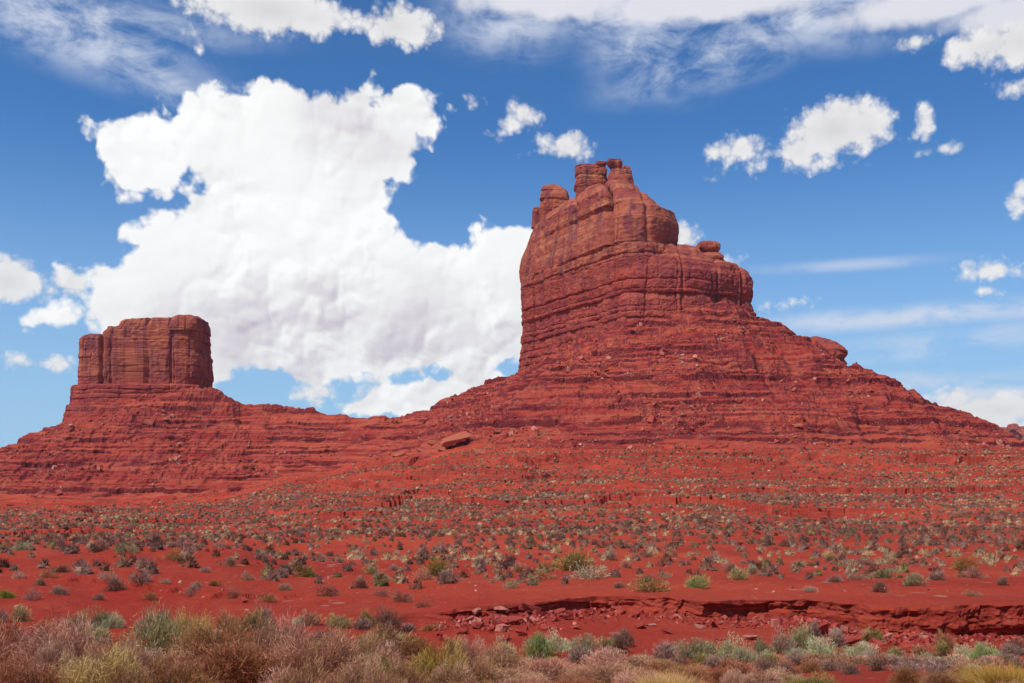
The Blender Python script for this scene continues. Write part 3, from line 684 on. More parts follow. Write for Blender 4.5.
# ------------------------------------------------------------------ where a pixel's ray meets the terrain
def hit(px, py, d0=8., d1=900.):
    D = np.geomspace(d0, d1, 2600); x = wx(px, D); zt, _ = terrain(x, D)
    k = np.argmax(zt >= wz(py, D)); return x[k], D[k], zt[k]
def floor_z(x, y):
    z, _ = terrain(np.atleast_1d(np.asarray(x, float)), np.atleast_1d(np.asarray(y, float))); return z
R_ = np.random.RandomState(77)

# ------------------------------------------------------------------ plants
def tri_blades(base, dirv, length, width, rs_, bend=0.):
    """one tapering blade (a bent quad ending in a point) per row"""
    n_ = len(base); side = np.cross(dirv, rs_.normal(size=(n_, 3))); side /= np.linalg.norm(side, axis=1, keepdims=True) + 1e-9
    w = width[:, None] * side; mid = base + dirv * length[:, None] * .55 + rs_.normal(size=(n_, 3)) * (bend * length)[:, None]
    tip = base + dirv * length[:, None] + rs_.normal(size=(n_, 3)) * (bend * length)[:, None] * 1.5
    v = np.stack([base - w * .5, base + w * .5, mid + w * .45, tip, mid - w * .45], 1)
    k = np.arange(n_)[:, None] * 5
    f = np.concatenate([k + [0, 1, 2, 4], k + [4, 2, 3, 3]], 0)
    return v.reshape(-1, 3), f
def mk(name, v, f):
    """quads, where a repeated last index means a triangle"""
    me = bpy.data.meshes.new(name); tri = f[:, 2] == f[:, 3]
    q, t = f[~tri], f[tri][:, :3]
    me.vertices.add(len(v)); me.vertices.foreach_set('co', np.ascontiguousarray(v, np.float32).ravel())
    me.loops.add(q.size + t.size); me.loops.foreach_set('vertex_index', np.r_[q.ravel(), t.ravel()].astype(np.int32))
    me.polygons.add(len(q) + len(t)); me.polygons.foreach_set('loop_start', np.r_[np.arange(len(q)) * 4, len(q) * 4 + np.arange(len(t)) * 3].astype(np.int32))
    me.update(calc_edges=True); return me
def dome_points(n_, rs_, lobes=9, inner=.35, flat=.0):
    """points through a lumpy dome of radius 1 and height 1"""
    lc = rs_.normal(size=(lobes, 3)); lc[:, 2] = np.abs(lc[:, 2]) * .7 + .1; lc /= np.linalg.norm(lc, axis=1, keepdims=True); lc *= rs_.uniform(.35, .72, (lobes, 1))
    li = rs_.randint(0, lobes, n_); lr = rs_.uniform(.30, .50, lobes)[li]
    d = rs_.normal(size=(n_, 3)); d /= np.linalg.norm(d, axis=1, keepdims=True)
    p = lc[li] + d * (lr * rs_.uniform(inner, 1, n_) ** .6)[:, None]
    p[:, 2] = np.abs(p[:, 2]); return p / (.98, .98, .92), d
def twiggy(seed, n_=10500, L=(.06, .155), W_=.006, wide=.85, h=1.):
    r = np.random.RandomState(seed); p, d = dome_points(n_, r, 12)
    p = p * (wide, wide, h)
    out = p.copy(); out[:, 2] += .35; out /= np.linalg.norm(out, axis=1, keepdims=True)
    dv = out * .9 + r.normal(size=(n_, 3)) * .42; dv /= np.linalg.norm(dv, axis=1, keepdims=True)
    v, f = tri_blades(p - dv * .08, dv, r.uniform(L[0], L[1], n_), np.full(n_, W_) * r.uniform(.6, 1.5, n_), r, .06)
    return mk('twigs', v, f)
def stems_mesh(seed, n_=46, wide=.75, h=.85):
    r = np.random.RandomState(seed); a = r.uniform(0, 6.283, n_); e = r.uniform(.25, 1.45, n_)
    dv = np.c_[np.cos(a) * np.cos(e) * wide, np.sin(a) * np.cos(e) * wide, np.sin(e) * h]
    L = np.linalg.norm(dv, axis=1); dv /= L[:, None]
    b = np.c_[r.normal(size=(n_, 2)) * .06, np.full(n_, -.05)]
    v, f = tri_blades(b, dv, L * r.uniform(.7, 1, n_), r.uniform(.012, .028, n_), r, .05); v2, f2 = tri_blades(b, dv, L * r.uniform(.6, 1, n_), r.uniform(.012, .028, n_), r, .05)
    return mk('stems', np.r_[v, v2], np.r_[f, f2 + len(v)])
def grassy(seed, n_=2600, h=1., wide=.5, W_=.008):
    r = np.random.RandomState(seed); a = r.uniform(0, 6.283, n_); e = np.clip(r.normal(1.12, .27, n_), .25, 1.57)
    dv = np.c_[np.cos(a) * np.cos(e), np.sin(a) * np.cos(e), np.sin(e)]
    rr = np.sqrt(r.uniform(0, 1, n_)) * wide * .45; b = np.c_[np.cos(a + r.normal(0, .6, n_)) * rr, np.sin(a + r.normal(0, .6, n_)) * rr, np.full(n_, -.03)]
    v, f = tri_blades(b, dv, h * r.uniform(.55, 1.05, n_), np.full(n_, W_), r, .05); return mk('blades', v, f)
def leafy(seed, n_=1500, L=(.05, .10), W_=.03, wide=.95, h=.8, lobes=10):
    r = np.random.RandomState(seed); p, d = dome_points(n_, r, lobes, .45); p = p * (wide, wide, h)
    dv = p + r.normal(size=(n_, 3)) * .55; dv[:, 2] += .3; dv /= np.linalg.norm(dv, axis=1, keepdims=True)
    v, f = tri_blades(p, dv, r.uniform(L[0], L[1], n_), np.full(n_, W_), r, .08); return mk('leaves', v, f)

MP = {
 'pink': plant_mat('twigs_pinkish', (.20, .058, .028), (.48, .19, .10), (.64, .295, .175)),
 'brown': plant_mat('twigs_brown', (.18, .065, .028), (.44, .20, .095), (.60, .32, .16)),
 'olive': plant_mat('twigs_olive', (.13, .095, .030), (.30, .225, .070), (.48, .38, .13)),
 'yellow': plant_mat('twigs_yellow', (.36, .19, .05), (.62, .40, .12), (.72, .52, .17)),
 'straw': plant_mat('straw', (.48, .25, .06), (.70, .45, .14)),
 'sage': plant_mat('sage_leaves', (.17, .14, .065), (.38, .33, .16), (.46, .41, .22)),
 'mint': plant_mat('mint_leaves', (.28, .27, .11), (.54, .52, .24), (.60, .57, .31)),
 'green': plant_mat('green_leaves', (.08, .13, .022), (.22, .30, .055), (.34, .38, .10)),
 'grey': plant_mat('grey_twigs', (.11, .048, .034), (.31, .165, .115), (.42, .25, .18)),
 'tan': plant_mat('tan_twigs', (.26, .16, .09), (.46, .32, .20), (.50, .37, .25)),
}
M_STEM = rock_mat('dry_stem', (.16, .09, .07), (.24, .15, .12), (.07, .04, .03), 4.)
BIGM = {'tw': [twiggy(100 + i) for i in range(4)], 'gr': [grassy(110 + i) for i in range(2)], 'lf': [twiggy(120 + i, 3600, (.07, .16), .011, .85, .9) for i in range(3)],
        'md': [leafy(130 + i, 900, (.08, .18), .022, .92, .85) for i in range(5)], 'mt': [twiggy(140 + i, 1300, (.14, .30), .016, .85, .9) for i in range(4)]}
STEM = [stems_mesh(150 + i) for i in range(3)]
COLW = {'pink': 'pinkish brown', 'brown': 'rusty brown', 'olive': 'olive', 'yellow': 'yellowish', 'straw': 'golden straw coloured', 'sage': 'dull grey green', 'mint': 'pale mint green', 'green': 'bright green', 'grey': 'purplish grey', 'tan': 'pale tan'}
def sized(me, mat, cache={}):
    k = (me.name, mat.name)
    if k not in cache:
        m2 = me.copy(); m2.materials.clear(); m2.materials.append(mat); cache[k] = m2
    return cache[k]
ORD = ['leftmost', 'second', 'third', 'fourth', 'fifth', 'sixth', 'seventh', 'eighth', 'ninth', 'tenth', 'eleventh', 'twelfth', 'thirteenth', 'fourteenth', 'fifteenth', 'sixteenth', 'seventeenth', 'eighteenth', 'nineteenth', 'twentieth'] + ['%s' % a for a in ('twenty-first twenty-second twenty-third twenty-fourth twenty-fifth twenty-sixth twenty-seventh twenty-eighth twenty-ninth thirtieth').split()]
made = []
def shrub(x, y, r_xy, h, kind, shape, name='desert_shrub', parts=True, zz=None):
    zz = floor_z(x, y)[0] if zz is None else zz
    me = sized(BIGM[shape][R_.randint(len(BIGM[shape]))], MP[kind])
    sc = (r_xy * R_.uniform(.92, 1.08), r_xy * R_.uniform(.92, 1.08), h); rz = R_.uniform(0, 6.283)
    if parts:
        root_ = link(name, None, loc=(x, y, zz - .02)); root_.rotation_euler = (0, 0, rz); root_.scale = sc
        for nm, m2 in (('foliage', me), ('stem', sized(STEM[R_.randint(3)], M_STEM))):
            if nm == 'stem' and shape == 'gr': continue
            o = bpy.data.objects.new(nm, m2); C.objects.link(o); o.parent = root_
    else:
        root_ = link(name, me, loc=(x, y, zz - .02)); root_.rotation_euler = (0, 0, rz); root_.scale = sc
    return root_

# front plants: px, top row, width in px, depth, colour, shape
FG = [(18,612,120,12.2,'pink','tw'),(70,622,110,11.4,'pink','tw'),(118,640,80,10.2,'brown','tw'),(158,612,105,12.4,'olive','tw'),(192,609,56,13.4,'yellow','tw'),
 (214,622,84,11.9,'brown','tw'),(262,620,76,12.8,'brown','tw'),(292,618,84,12.6,'pink','tw'),(236,641,120,10.2,'pink','tw'),(333,628,66,12.3,'brown','tw'),(100,648,92,8.8,'yellow','tw'),
 (28,664,100,8.5,'pink','tw'),(322,640,110,10.3,'pink','tw'),(402,632,92,12.0,'brown','tw'),(372,652,80,9.8,'pink','tw'),(438,646,92,9.4,'yellow','tw'),(176,668,110,8.4,'brown','tw'),
 (500,640,76,11.6,'brown','tw'),(545,652,96,10.8,'pink','tw'),(606,657,92,10.4,'brown','tw'),(520,668,80,8.8,'pink','tw'),(575,671,80,8.8,'pink','tw'),(640,668,70,9.6,'pink','tw'),
 (668,668,52,9.0,'straw','gr'),(300,668,90,8.5,'brown','tw'),(380,674,70,8.4,'brown','tw'),(470,672,60,8.8,'pink','tw'),(1010,660,70,9.4,'straw','gr'),(-20,640,90,10,'pink','tw'),(1050,640,80,11,'brown','tw'),
 (690,664,60,10.8,'brown','tw'),(255,606,42,16.5,'olive','lf'),(226,606,26,17,'brown','lf'),(50,645,60,10.6,'brown','tw'),(355,638,50,12.4,'olive','tw'),(465,640,50,12.5,'pink','tw')]
r0 = np.random.RandomState(21)
for i in range(54):
    D_ = r0.uniform(8.6, 13.5); px_ = r0.uniform(-30, 470) if i < 26 else (r0.uniform(440, 700) if i < 42 else r0.uniform(690, 1010))
    if px_ > 690: D_ = r0.uniform(9., 11.)
    FG.append((px_, (628 if px_ < 470 else 646) + (13.5 - D_) * 9 + r0.uniform(-4, 10) + (14 if px_ > 690 else 0), r0.uniform(55, 100) * (.7 if px_ > 690 else 1), D_, r0.choice(['pink', 'brown', 'pink', 'olive'], p=[.4, .35, .15, .1]), 'tw'))
WASH = [(540,620,36,19.5,'green','lf'),(585,626,34,19.8,'sage','lf'),(606,640,26,17.5,'grey','mt'),(580,640,30,16.2,'grey','mt'),(556,628,30,21,'mint','lf'),(505,632,30,20,'mint','lf'),(490,640,34,17,'brown','mt'),
 (104,603,40,20,'sage','lf'),(116,608,24,19,'mint','lf'),(78,607,26,20,'olive','lf'),(693,631,46,19.5,'sage','lf'),(728,632,46,19.2,'mint','lf'),(742,640,34,17.6,'sage','lf'),(762,632,34,20.5,'sage','lf'),
 (800,620,40,21.5,'mint','lf'),(782,626,30,21,'tan','lf'),(822,632,44,20,'mint','lf'),(838,642,34,18,'sage','lf'),(860,634,40,20.5,'mint','lf'),(768,648,34,17,'olive','lf'),(870,644,30,19,'tan','lf'),
 (717,655,40,15.6,'grey','mt'),(765,662,34,14.8,'grey','mt'),(798,652,40,16.2,'grey','mt'),(830,655,36,15.5,'grey','mt'),(850,650,44,17,'brown','mt'),(885,650,46,16.8,'grey','mt'),(912,652,40,17.0,'grey','mt'),
 (935,655,40,16,'grey','mt'),(958,650,34,17.5,'brown','mt'),(986,640,40,18.5,'green','lf'),(965,640,28,19.5,'mint','lf'),(1008,642,34,18.5,'grey','mt'),(905,668,36,14.0,'grey','mt'),(940,672,40,13.2,'grey','mt'),
 (975,660,40,14.8,'brown','mt'),(878,664,26,14.4,'grey','mt'),(812,668,30,13.6,'brown','mt'),(740,672,36,12.8,'pink','mt'),(785,674,34,12.4,'grey','mt'),(700,648,30,17,'olive','mt'),(640,650,34,15.6,'grey','mt'),
 (665,640,36,18,'grey','mt'),(678,655,30,15.4,'grey','mt'),(655,662,34,13.6,'grey','mt'),(850,672,26,13,'grey','mt'),(620,628,20,21,'grey','mt'),(965,675,30,12.5,'brown','mt'),(1018,655,20,16,'grey','mt'),
 (432,623,26,19,'brown','mt'),(408,622,22,20,'grey','mt'),(362,614,24,20,'grey','mt'),(338,610,30,21,'olive','mt'),(452,632,28,17,'grey','mt'),(310,606,26,21,'brown','mt'),(300,612,16,20,'mint','lf'),(895,640,22,20,'green','lf')]
for i in range(40):
    WASH.append((r0.uniform(690, 1020), r0.uniform(646, 672), r0.uniform(20, 38), 0, r0.choice(['grey', 'brown', 'pink', 'sage'], p=[.45, .25, .2, .1]), 'mt'))
    WASH[-1] = WASH[-1][:3] + (19.5 - (WASH[-1][1] - 652) * .32,) + WASH[-1][4:]
for i in range(48):
    l_ = i < 22; px_ = r0.uniform(-30, 470) if l_ else r0.uniform(480, 1020); D_ = r0.uniform(20.5, 27.) if l_ else r0.uniform(19.5, 24.5)
    WASH.append((px_, HY + (3.86 if l_ else 4.0) / D_ * 1000 - r0.uniform(14, 24), r0.uniform(18, 36), D_, r0.choice(['grey', 'brown', 'olive', 'tan', 'sage'], p=[.42, .24, .14, .1, .1]), 'mt'))
WASH = [(a, b, c, 25.6 if (a < 470 and b < 630 and d < 22) else d, e, f) for a, b, c, d, e, f in WASH]
FG = [(a, b, c, 25.2 if f == 'lf' else d, e, f) for a, b, c, d, e, f in FG]
def place_list(lst, place, cnt_name):
    seen = {}
    for px, top, w, D, kind, shape in sorted(lst, key=lambda t: t[0]):
        x, y = wx(px, D), D; z0 = floor_z(x, y)[0]; hh = max(.22, wz(top, D) - z0)
        if shape != 'tw': hh = min(hh, 1.0 * w / FPX * D)
        if shape == 'tw' and px < 470: hh += .15
        rr = w / 2 / FPX * D * 1.22
        grass = shape == 'gr'; nm = 'grass_tuft' if grass else 'desert_shrub'
        o = shrub(x, y, rr * (1.7 if grass else 1), hh * 1.02 if not grass else hh, kind, shape, nm, True, z0)
        made.append((px, top)); k = (kind, grass); i = seen.get(k, 0); seen[k] = i + 1
        size = 'large' if w > 95 else ('low' if hh < .4 else ('broad' if w > 60 else 'small'))
        o['category'] = 'grass' if grass else 'shrub'
        o['label'] = '%s %s %s %s, %s of its colour from left' % (size, COLW[kind], 'grass tuft' if grass else 'shrub', place, ORD[min(i, 29)] if i else 'first')
        o['group'] = cnt_name
place_list(FG, 'in the front row', 'shrubs of the front row')
place_list(WASH, 'in the dry wash', 'shrubs in the wash below the bank')

# single shrubs of the red flat just beyond the bank
SP = [(578,570,38,'olive'),(590,578,34,'sage'),(553,568,18,'olive'),(440,575,30,'olive'),(425,580,22,'brown'),(448,582,26,'grey'),(371,574,18,'olive'),(698,588,24,'green'),(740,580,22,'olive'),(305,577,24,'olive'),
 (326,596,24,'grey'),(192,594,18,'grey'),(60,594,18,'grey'),(34,600,20,'grey'),(6,598,18,'green'),(115,590,24,'grey'),(127,553,18,'sage'),(173,560,20,'olive'),(145,570,18,'grey'),(247,580,16,'tan'),(195,588,14,'tan'),
 (80,568,14,'grey'),(967,570,28,'olive'),(975,578,20,'grey'),(885,578,24,'sage'),(915,586,26,'sage'),(938,580,20,'grey'),(880,592,18,'grey'),(150,600,16,'brown'),(98,600,14,'grey'),(215,586,14,'brown'),(232,598,16,'grey'),(165,583,12,'tan'),(20,578,14,'tan'),(62,572,16,'grey'),(230,566,16,'tan'),(262,560,16,'grey'),(285,590,16,'tan'),(270,602,18,'brown'),(97,552,14,'grey'),(205,572,12,'grey'),(40,585,14,'tan'),(855,570,18,'grey'),(730,572,18,'grey'),(752,574,14,'sage'),(855,580,16,'tan'),
 (808,592,16,'tan'),(835,582,16,'grey'),(972,596,16,'tan'),(1003,585,14,'grey'),(650,592,34,'olive'),(665,578,16,'tan'),(512,588,20,'sage'),(540,580,22,'brown'),(620,588,14,'grey'),(402,602,22,'grey'),(380,596,18,'grey'),
 (360,588,18,'grey'),(395,570,12,'grey'),(480,566,14,'grey'),(520,572,20,'brown'),(610,560,16,'grey')]
mids = []
for px, py, w, kind in SP:
    x, y, z0 = hit(px, py, 28.6, 90); mids.append((x, y, z0, w / 2 / FPX * y * 1.25, kind))
tries = 0
while len(mids) < 112 and tries < 9000:
    tries += 1
    y = math.sqrt(R_.uniform(29.2 ** 2, 52 ** 2)); px = R_.uniform(-60, 1080); x = wx(px, y)
    dens = .35 + .9 * float(fbm(np.array([x]), np.array([y]), 0, 9, 2, .5, 201)[0]) + .5 * sstep(y, 40, 52) - .22 * (1 - sstep(px, 220, 330)) * (1 if y < 46 else 0)
    if R_.rand() > dens: continue
    rr = R_.choice([.22, .3, .38, .48], p=[.35, .35, .2, .1]) * R_.uniform(.85, 1.2)
    if any((x - a) ** 2 + (y - b) ** 2 < (.75 * (rr + r)) ** 2 for a, b, _, r, _ in mids): continue
    mids.append((x, y, floor_z(x, y)[0], rr, R_.choice(['grey', 'brown', 'tan', 'sage', 'olive', 'pink'], p=[.46, .16, .10, .12, .08, .08])))
for x, y, z0, rr, kind in mids:
    o = shrub(x, y, rr * 1.1, rr * R_.uniform(.85, 1.2), kind, 'md' if R_.rand() < .4 else 'mt', 'desert_shrub', False, z0)
    px = CX + FPX * x / y
    side = 'left mound' if px < 250 else ('middle flat' if px < 620 else 'right flat')
    o['category'] = 'shrub'; o['group'] = '%s shrubs on the %s' % (COLW[kind], side)
    o['label'] = 'small %s bush dotting the red %s beyond the wash' % (COLW[kind], side)

# far scrub: thousands of bushes, one object
def scrub(name, label, n_, d0, d1, ntri, rmin, rmax, seed, thr=0., dmax_reg=0):
    r = np.random.RandomState(seed)
    y = np.sqrt(r.uniform(d0 ** 2, d1 ** 2, n_ * 3)); px = r.uniform(-260, 1290, n_ * 3); x = wx(px, y)
    f1 = fbm(x, y * .6, 0, d0 * .22, 3, .55, 301 + seed) + .35 * fbm(x, y, 0, 7, 2, .5, 311)
    keep = f1 + r.normal(0, .28, len(x)) > thr; x, y = x[keep][:n_], y[keep][:n_]
    z0, rg = terrain(x, y)
    # fewer on the steep bedrock
    ok = (rg == 0) | (r.rand(len(x)) < .22); x, y, z0 = x[ok], y[ok], z0[ok]; m_ = len(x)
    rad = 1.12 * r.uniform(rmin, rmax, m_) * r.choice([.7, 1, 1.35], m_, p=[.4, .4, .2]); hh = rad * r.uniform(.8, 1.3, m_)
    pal = np.array([(.24, .14, .115), (.33, .215, .175), (.40, .27, .18), (.52, .40, .24), (.27, .23, .11), (.23, .10, .07), (.60, .50, .31), (.36, .29, .21)])
    band = fbm(x, y * 3, 0, 60, 2, .5, 333)
    pi = r.choice(len(pal), m_, p=[.37, .23, .11, .05, .08, .12, .01, .03]); pi = np.where((band > .22) & (r.rand(m_) < .45), 3, pi)
    colr = pal[pi] * (1.20, .98, .86) * r.uniform(.6, 1.2, (m_, 1))
    T = ntri
    p, d = dome_points(m_ * T, r, 9, .5); p = p.reshape(m_, T, 3)
    # every bush gets its own turn so that no two repeat
    a = r.uniform(0, 6.283, m_); ca, sa = np.cos(a)[:, None], np.sin(a)[:, None]
    p = np.stack([p[..., 0] * ca - p[..., 1] * sa, p[..., 0] * sa + p[..., 1] * ca, p[..., 2]], -1)
    sz = (.95 / math.sqrt(max(T, 24)))
    w_ = r.normal(size=(m_, T, 3)) * sz * .75; j_ = r.normal(size=(m_, T, 3)) * .09
    v = np.stack([p * .62 - w_ * .5, p * .62 + w_ * .5, p * r.uniform(1.0, 1.22, (m_, T, 1)) + j_], 2); v[..., 2] = np.maximum(v[..., 2], -.05)
    v = v * np.stack([rad, rad, hh], -1)[:, None, None, :] + np.stack([x, y, z0], -1)[:, None, None, :]
    cc = colr[:, None, None, :] * r.uniform(.5, 1.3, (m_, T, 1, 1)) + np.zeros((m_, T, 3, 3))
    # the dense heart of each bush: a lumpy dome
    K, Rg_ = (9, (0., .42, .85, 1.25)) if T > 40 else (7, (0., .55, 1.1))
    th_ = np.arange(K) / K * 6.2832; rings = []
    for e_ in Rg_:
        q_ = r.uniform(.72, 1.08, (m_, K)); rings.append(np.stack([np.cos(th_) * math.cos(e_) * q_, np.sin(th_) * math.cos(e_) * q_, math.sin(e_) * q_ + (-.08 if e_ == 0 else 0)], -1))
    top = np.zeros((m_, 1, 3)); top[..., 2] = r.uniform(.85, 1.05, (m_, 1)); cv = np.concatenate(rings + [top], 1)
    fs = []
    for a_ in range(len(Rg_) - 1):
        for b_ in range(K):
            p0, p1, p2, p3 = a_ * K + b_, a_ * K + (b_ + 1) % K, (a_ + 1) * K + (b_ + 1) % K, (a_ + 1) * K + b_; fs += [(p0, p1, p2), (p0, p2, p3)]
    for b_ in range(K): fs.append(((len(Rg_) - 1) * K + b_, (len(Rg_) - 1) * K + (b_ + 1) % K, len(Rg_) * K))
    cv = cv * np.stack([rad, rad, hh], -1)[:, None, :] * (.66 if T > 30 else .72) + np.stack([x, y, z0], -1)[:, None, :]
    ct = cv[:, np.array(fs)]; ck = colr[:, None, None, :] * r.uniform(.40, .95, (m_, len(fs), 1, 1)) + np.zeros(ct.shape)
    return np.r_[v.reshape(-1, 3), ct.reshape(-1, 3)], np.r_[cc.reshape(-1, 3), ck.reshape(-1, 3)]
parts_ = [scrub('a', '', 3000, 36, 95, 230, .18, .36, 1, -.34), scrub('b', '', 9500, 90, 190, 70, .22, .44, 2, -.36), scrub('c', '', 17000, 185, 330, 26, .30, .56, 3, -.32), scrub('d', '', 22000, 320, 490, 14, .38, .72, 4, -.36), scrub('e', '', 6500, 460, 760, 10, .45, .85, 5, .10)]
v = np.concatenate([a for a, b in parts_]); c_ = np.concatenate([b for a, b in parts_])
M_SCR = plant_mat('scrub', None, None, attr=True)
tag(link('scrub', np_mesh('scrub', v, np.arange(len(v)).reshape(-1, 3), color=c_), M_SCR), kind='stuff', label='low scrub dotting the far red plain')

# ------------------------------------------------------------------ rocks
def block(seed, flat=.6, n_=14, sharp=.85):
    r = np.random.RandomState(seed); bm = bmesh.new()
    for i in range(n_):
        p = r.uniform(-1, 1, 3); p = np.sign(p) * np.abs(p) ** (1 - sharp * .6); bm.verts.new(p * (1, r.uniform(.6, .9), flat) * .5)
    res = bmesh.ops.convex_hull(bm, input=bm.verts)
    bmesh.ops.delete(bm, geom=[g for g in res['geom_interior'] if isinstance(g, bmesh.types.BMVert)], context='VERTS')
    bmesh.ops.bevel(bm, geom=bm.edges[:], offset=.035, segments=2, affect='EDGES', profile=.6)
    bmesh.ops.subdivide_edges(bm, edges=[e for e in bm.edges if e.calc_length() > .2], cuts=2, use_grid_fill=True)
    for v_ in bm.verts:
        c = v_.co; k = .045 * float(perlin(np.array([c.x * 4]), c.y * 4, c.z * 5, seed)[0]); v_.co = c + c.normalized() * k
    me = bpy.data.meshes.new('block'); bm.to_mesh(me); bm.free(); return me
import bmesh
BLK = [block(400 + i, R_.uniform(.45, .85)) for i in range(9)]
M_RED = rock_mat('red_block', (.30, .040, .030), (.38, .075, .052), (.17, .022, .018), 2.)
M_PALE = rock_mat('pale_block', (.40, .12, .085), (.50, .24, .18), (.30, .08, .06), 2.)
M_ORANGE = rock_mat('orange_boulder', (.40, .095, .055), (.46, .14, .08), (.30, .055, .035), .3)
def boulder(name, x, y, z0, sx, sy, sz, mat, tilt=.35):
    o = link(name, sized(BLK[R_.randint(len(BLK))], mat), loc=(x, y, z0 + sz * .22)); o.scale = (sx, sy, sz)
    o.rotation_euler = (R_.normal() * tilt, R_.normal() * tilt, R_.uniform(0, 6.28)); return o
# fallen blocks at the foot of the bank
big_spots = [(815,636,40),(848,646,34),(838,633,24),(872,655,56),(905,652,26),(822,650,30),(790,640,22),(860,640,26),(800,648,20),(832,644,28),(893,640,22),(925,640,18),(845,656,22),(812,643,18),(880,645,24),
 (512,625,36),(530,612,26),(495,618,22),(478,628,24),(548,630,24),(520,636,20),(560,615,20),(600,622,22),(620,614,18),(640,628,20),(575,628,18),(462,634,20),(505,640,20),(668,634,18),(700,628,18),(722,640,16)]
pale_spots = [(750,640,13,'cream flat stone lying alone on the red wash floor'),(861,656,10,'small pale pink stone at the tip of a fallen red slab'),(651,626,9,'small cream stone below the middle of the cut bank'),(500,610,12,'pale chip high in the rock fall of the bank'),(478,612,11,'pale chip at the left end of the rock fall')]
for i, (px, py, w) in enumerate(sorted(big_spots)):
    x, y, z0 = hit(px, py, 20, 28.4); s_ = min(w / FPX * y, 1.05) * .78
    o = boulder('fallen_rock', x, y, z0, s_ * 1.15, s_ * .8, s_ * R_.uniform(.45, .75), M_RED if w > 19 or i % 2 else M_PALE, .3)
    reg_ = 'right heap' if px > 740 else 'middle heap'
    j = sum(1 for q in big_spots if q[0] < px and (q[0] > 740) == (px > 740))
    tag(o, '%s red rock in the %s below the cut bank, %s from the left' % ('big fallen' if w > 27 else 'fallen', reg_, ORD[min(j, 19)] if j else 'first'), 'rock', 'rocks fallen from the cut bank')
for px, py, w, lab in pale_spots:
    x, y, z0 = hit(px, py, 18, 28.4); s_ = w * 1.4 / FPX * y
    tag(boulder('pale_stone', x, y, z0, s_, s_ * .7, s_ * .5, M_PALE, .2), lab, 'stone')
# boulders on the slopes
SL = [(455,443,34,15,'largest orange slab leaning on the slope left of the tall butte'),(479,451,16,11,'rounded orange boulder just right of the largest slab'),(442,448,14,9,'orange block at the left foot of the largest slab'),
 (433,443,12,7,'orange block left of the largest slab'),(399,454,15,7,'flat orange boulder alone near the foot of the saddle'),(497,431,10,8,'dark orange boulder uphill from the rounded one'),(513,430,8,8,'pale boulder between slope and scrub left of the big apron'),
 (147,422,15,8,'orange boulder under the smaller butte'),(166,420,7,5,'pale boulder right of the orange one under the smaller butte'),(162,411,6,4,'little boulder close below the smaller cliff'),
 (797,425,12,8,'orange boulder at the foot of the long right slope'),(883,428,12,7,'orange boulder halfway along the foot of the right slope'),(957,432,9,5,'last orange boulder near the thin end of the right slope'),(466,438,10,6,'orange block above the largest slab'),(420,450,8,5,'small orange block between the flat boulder and the slab')]
for px, py, w, h_, lab in SL:
    x, y, z0 = hit(px, py + h_ * .3, 250, 900); sx = w / FPX * y; sz = h_ / FPX * y
    o = boulder('boulder', x, y, z0, sx, sx * .7, sz * 1.25, M_ORANGE, .15); o.rotation_euler[2] = R_.uniform(-.4, .4)
    if w > 30: o.rotation_euler = (.15, -.38, .1); o.scale = (sx * 1.05, sx * .6, sz * 1.1); o.location.z += sz * .25
    tag(o, lab, 'boulder')
def rubble(pts, size, r, pal):
    """small angular stones, six faces each, every one squashed and turned differently"""
    m_ = len(pts); cube = np.array([(-1,-1,-1),(1,-1,-1),(1,1,-1),(-1,1,-1),(-1,-1,1),(1,-1,1),(1,1,1),(-1,1,1)], float) * .5
    fc = np.array([(0,3,2,1),(4,5,6,7),(0,1,5,4),(1,2,6,5),(2,3,7,6),(3,0,4,7)])
    v = cube[None] * (1 + r.uniform(-.45, .25, (m_, 8, 3))) * np.stack([size, size * r.uniform(.5, .9, m_), size * r.uniform(.35, .8, m_)], -1)[:, None]
    q = r.normal(size=(m_, 4)); q /= np.linalg.norm(q, axis=1, keepdims=True); w_, a, b, c = q.T
    Rm = np.stack([1-2*(b*b+c*c), 2*(a*b-c*w_), 2*(a*c+b*w_), 2*(a*b+c*w_), 1-2*(a*a+c*c), 2*(b*c-a*w_), 2*(a*c-b*w_), 2*(b*c+a*w_), 1-2*(a*a+b*b)], -1).reshape(m_, 3, 3)
    v = np.einsum('mij,mkj->mki', Rm, v) + pts[:, None]
    f = fc[None] + (np.arange(m_) * 8)[:, None, None]
    col_ = np.repeat((np.array(pal)[r.randint(0, len(pal), m_)] * r.uniform(.75, 1.2, (m_, 1)))[:, None], 8, 1)
    return v.reshape(-1, 3), f.reshape(-1, 4), col_.reshape(-1, 3)
q = new_mat('rubble'); at = q.n.new('ShaderNodeAttribute'); at.attribute_name = 'tint'
q.put(q.mix(q.m('MULTIPLY', q.noise(q.co, 3., 5, .6), .5), at.outputs['Color'], (.25, .04, .03)), q.b.inputs['Base Color']); M_RUB = q.mat
r = np.random.RandomState(9)
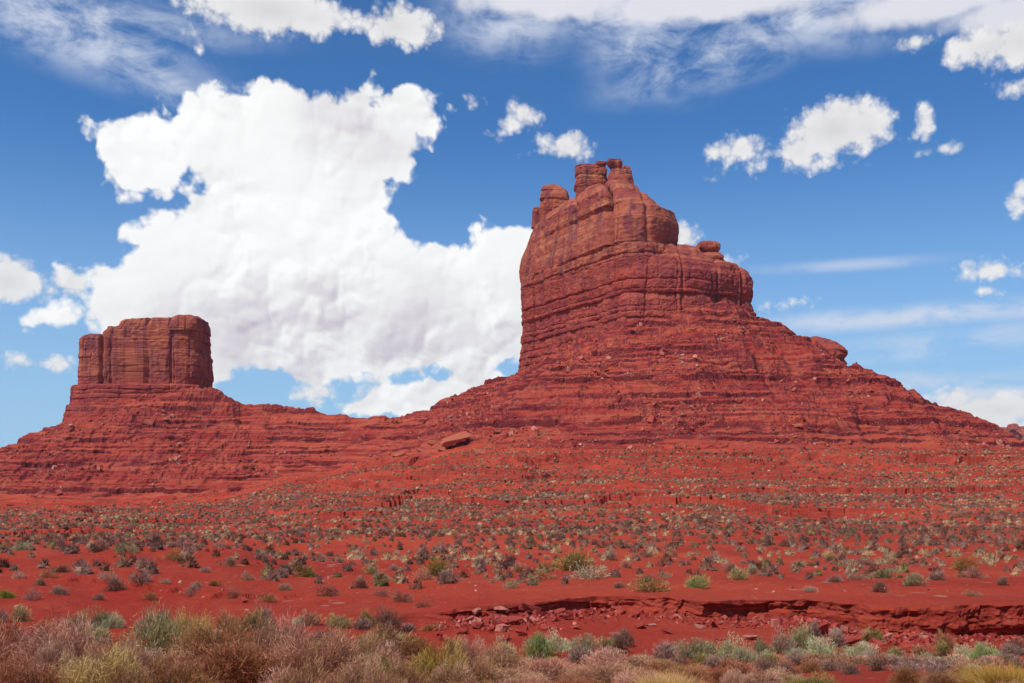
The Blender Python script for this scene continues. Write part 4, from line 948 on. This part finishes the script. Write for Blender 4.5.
# scree under the bank
n_ = 2600; px = np.r_[r.normal(510, 42, n_ // 3), r.normal(840, 55, n_ // 3), r.uniform(440, 1040, n_ - 2 * (n_ // 3))]
y = bank_D(px) - .22 - np.abs(r.normal(0, 1.15, n_)); x = wx(px, y)
sz_ = np.exp(r.normal(-2.6, .55, n_)).clip(.025, .28)
v1 = rubble(np.c_[x, y, floor_z(x, y) + sz_ * .15], sz_, r, [(.31, .04, .028), (.36, .06, .042), (.40, .09, .065), (.46, .17, .125), (.24, .03, .024), (.30, .04, .03)])
# pebbles over the near flat
n_ = 2500; y = np.sqrt(r.uniform(14 ** 2, 75 ** 2, n_)); px = r.uniform(-80, 1100, n_); x = wx(px, y); k = fbm(x, y, 0, 6, 3, .5, 91) > .02; x, y = x[k], y[k]
sz_ = np.exp(r.normal(-2.9, .5, len(x))).clip(.02, .25)
v2 = rubble(np.c_[x, y, floor_z(x, y) + sz_ * .1], sz_, r, [(.36, .06, .045), (.42, .10, .07), (.50, .22, .15), (.56, .36, .26)])
v = np.r_[v1[0], v2[0]]; f = np.r_[v1[1], v2[1] + len(v1[0])]
tag(link('rubble', np_mesh('rubble', v, f, color=np.r_[v1[2], v2[2]]), M_RUB), kind='stuff', label='loose stones under the cut bank and over the flat')
# blocks fallen on the talus
n_ = 42000; y = np.sqrt(r.uniform(400 ** 2, 800 ** 2, n_)); px = r.uniform(-100, 1060, n_); x = wx(px, y); z0, rg = terrain(x, y)
k = (rg > 0) & (fbm(x, y * .6, 0, 40, 4, .6, 95) + .3 * fbm(x, y, 0, 9, 2, .5, 96) > .12); x, y, z0 = x[k], y[k], z0[k]
sz_ = np.exp(r.normal(-.25, .55, len(x))).clip(.3, 5.)
v3 = rubble(np.c_[x, y, z0 + sz_ * .15], sz_, r, [(.36, .055, .04), (.42, .085, .06), (.46, .13, .09), (.52, .25, .17), (.26, .04, .035), (.40, .07, .05)])
tag(link('talus_rubble', np_mesh('talus_rubble', v3[0], v3[1], color=v3[2]), M_RUB), kind='stuff', label='blocks and stones strewn over the red slopes')
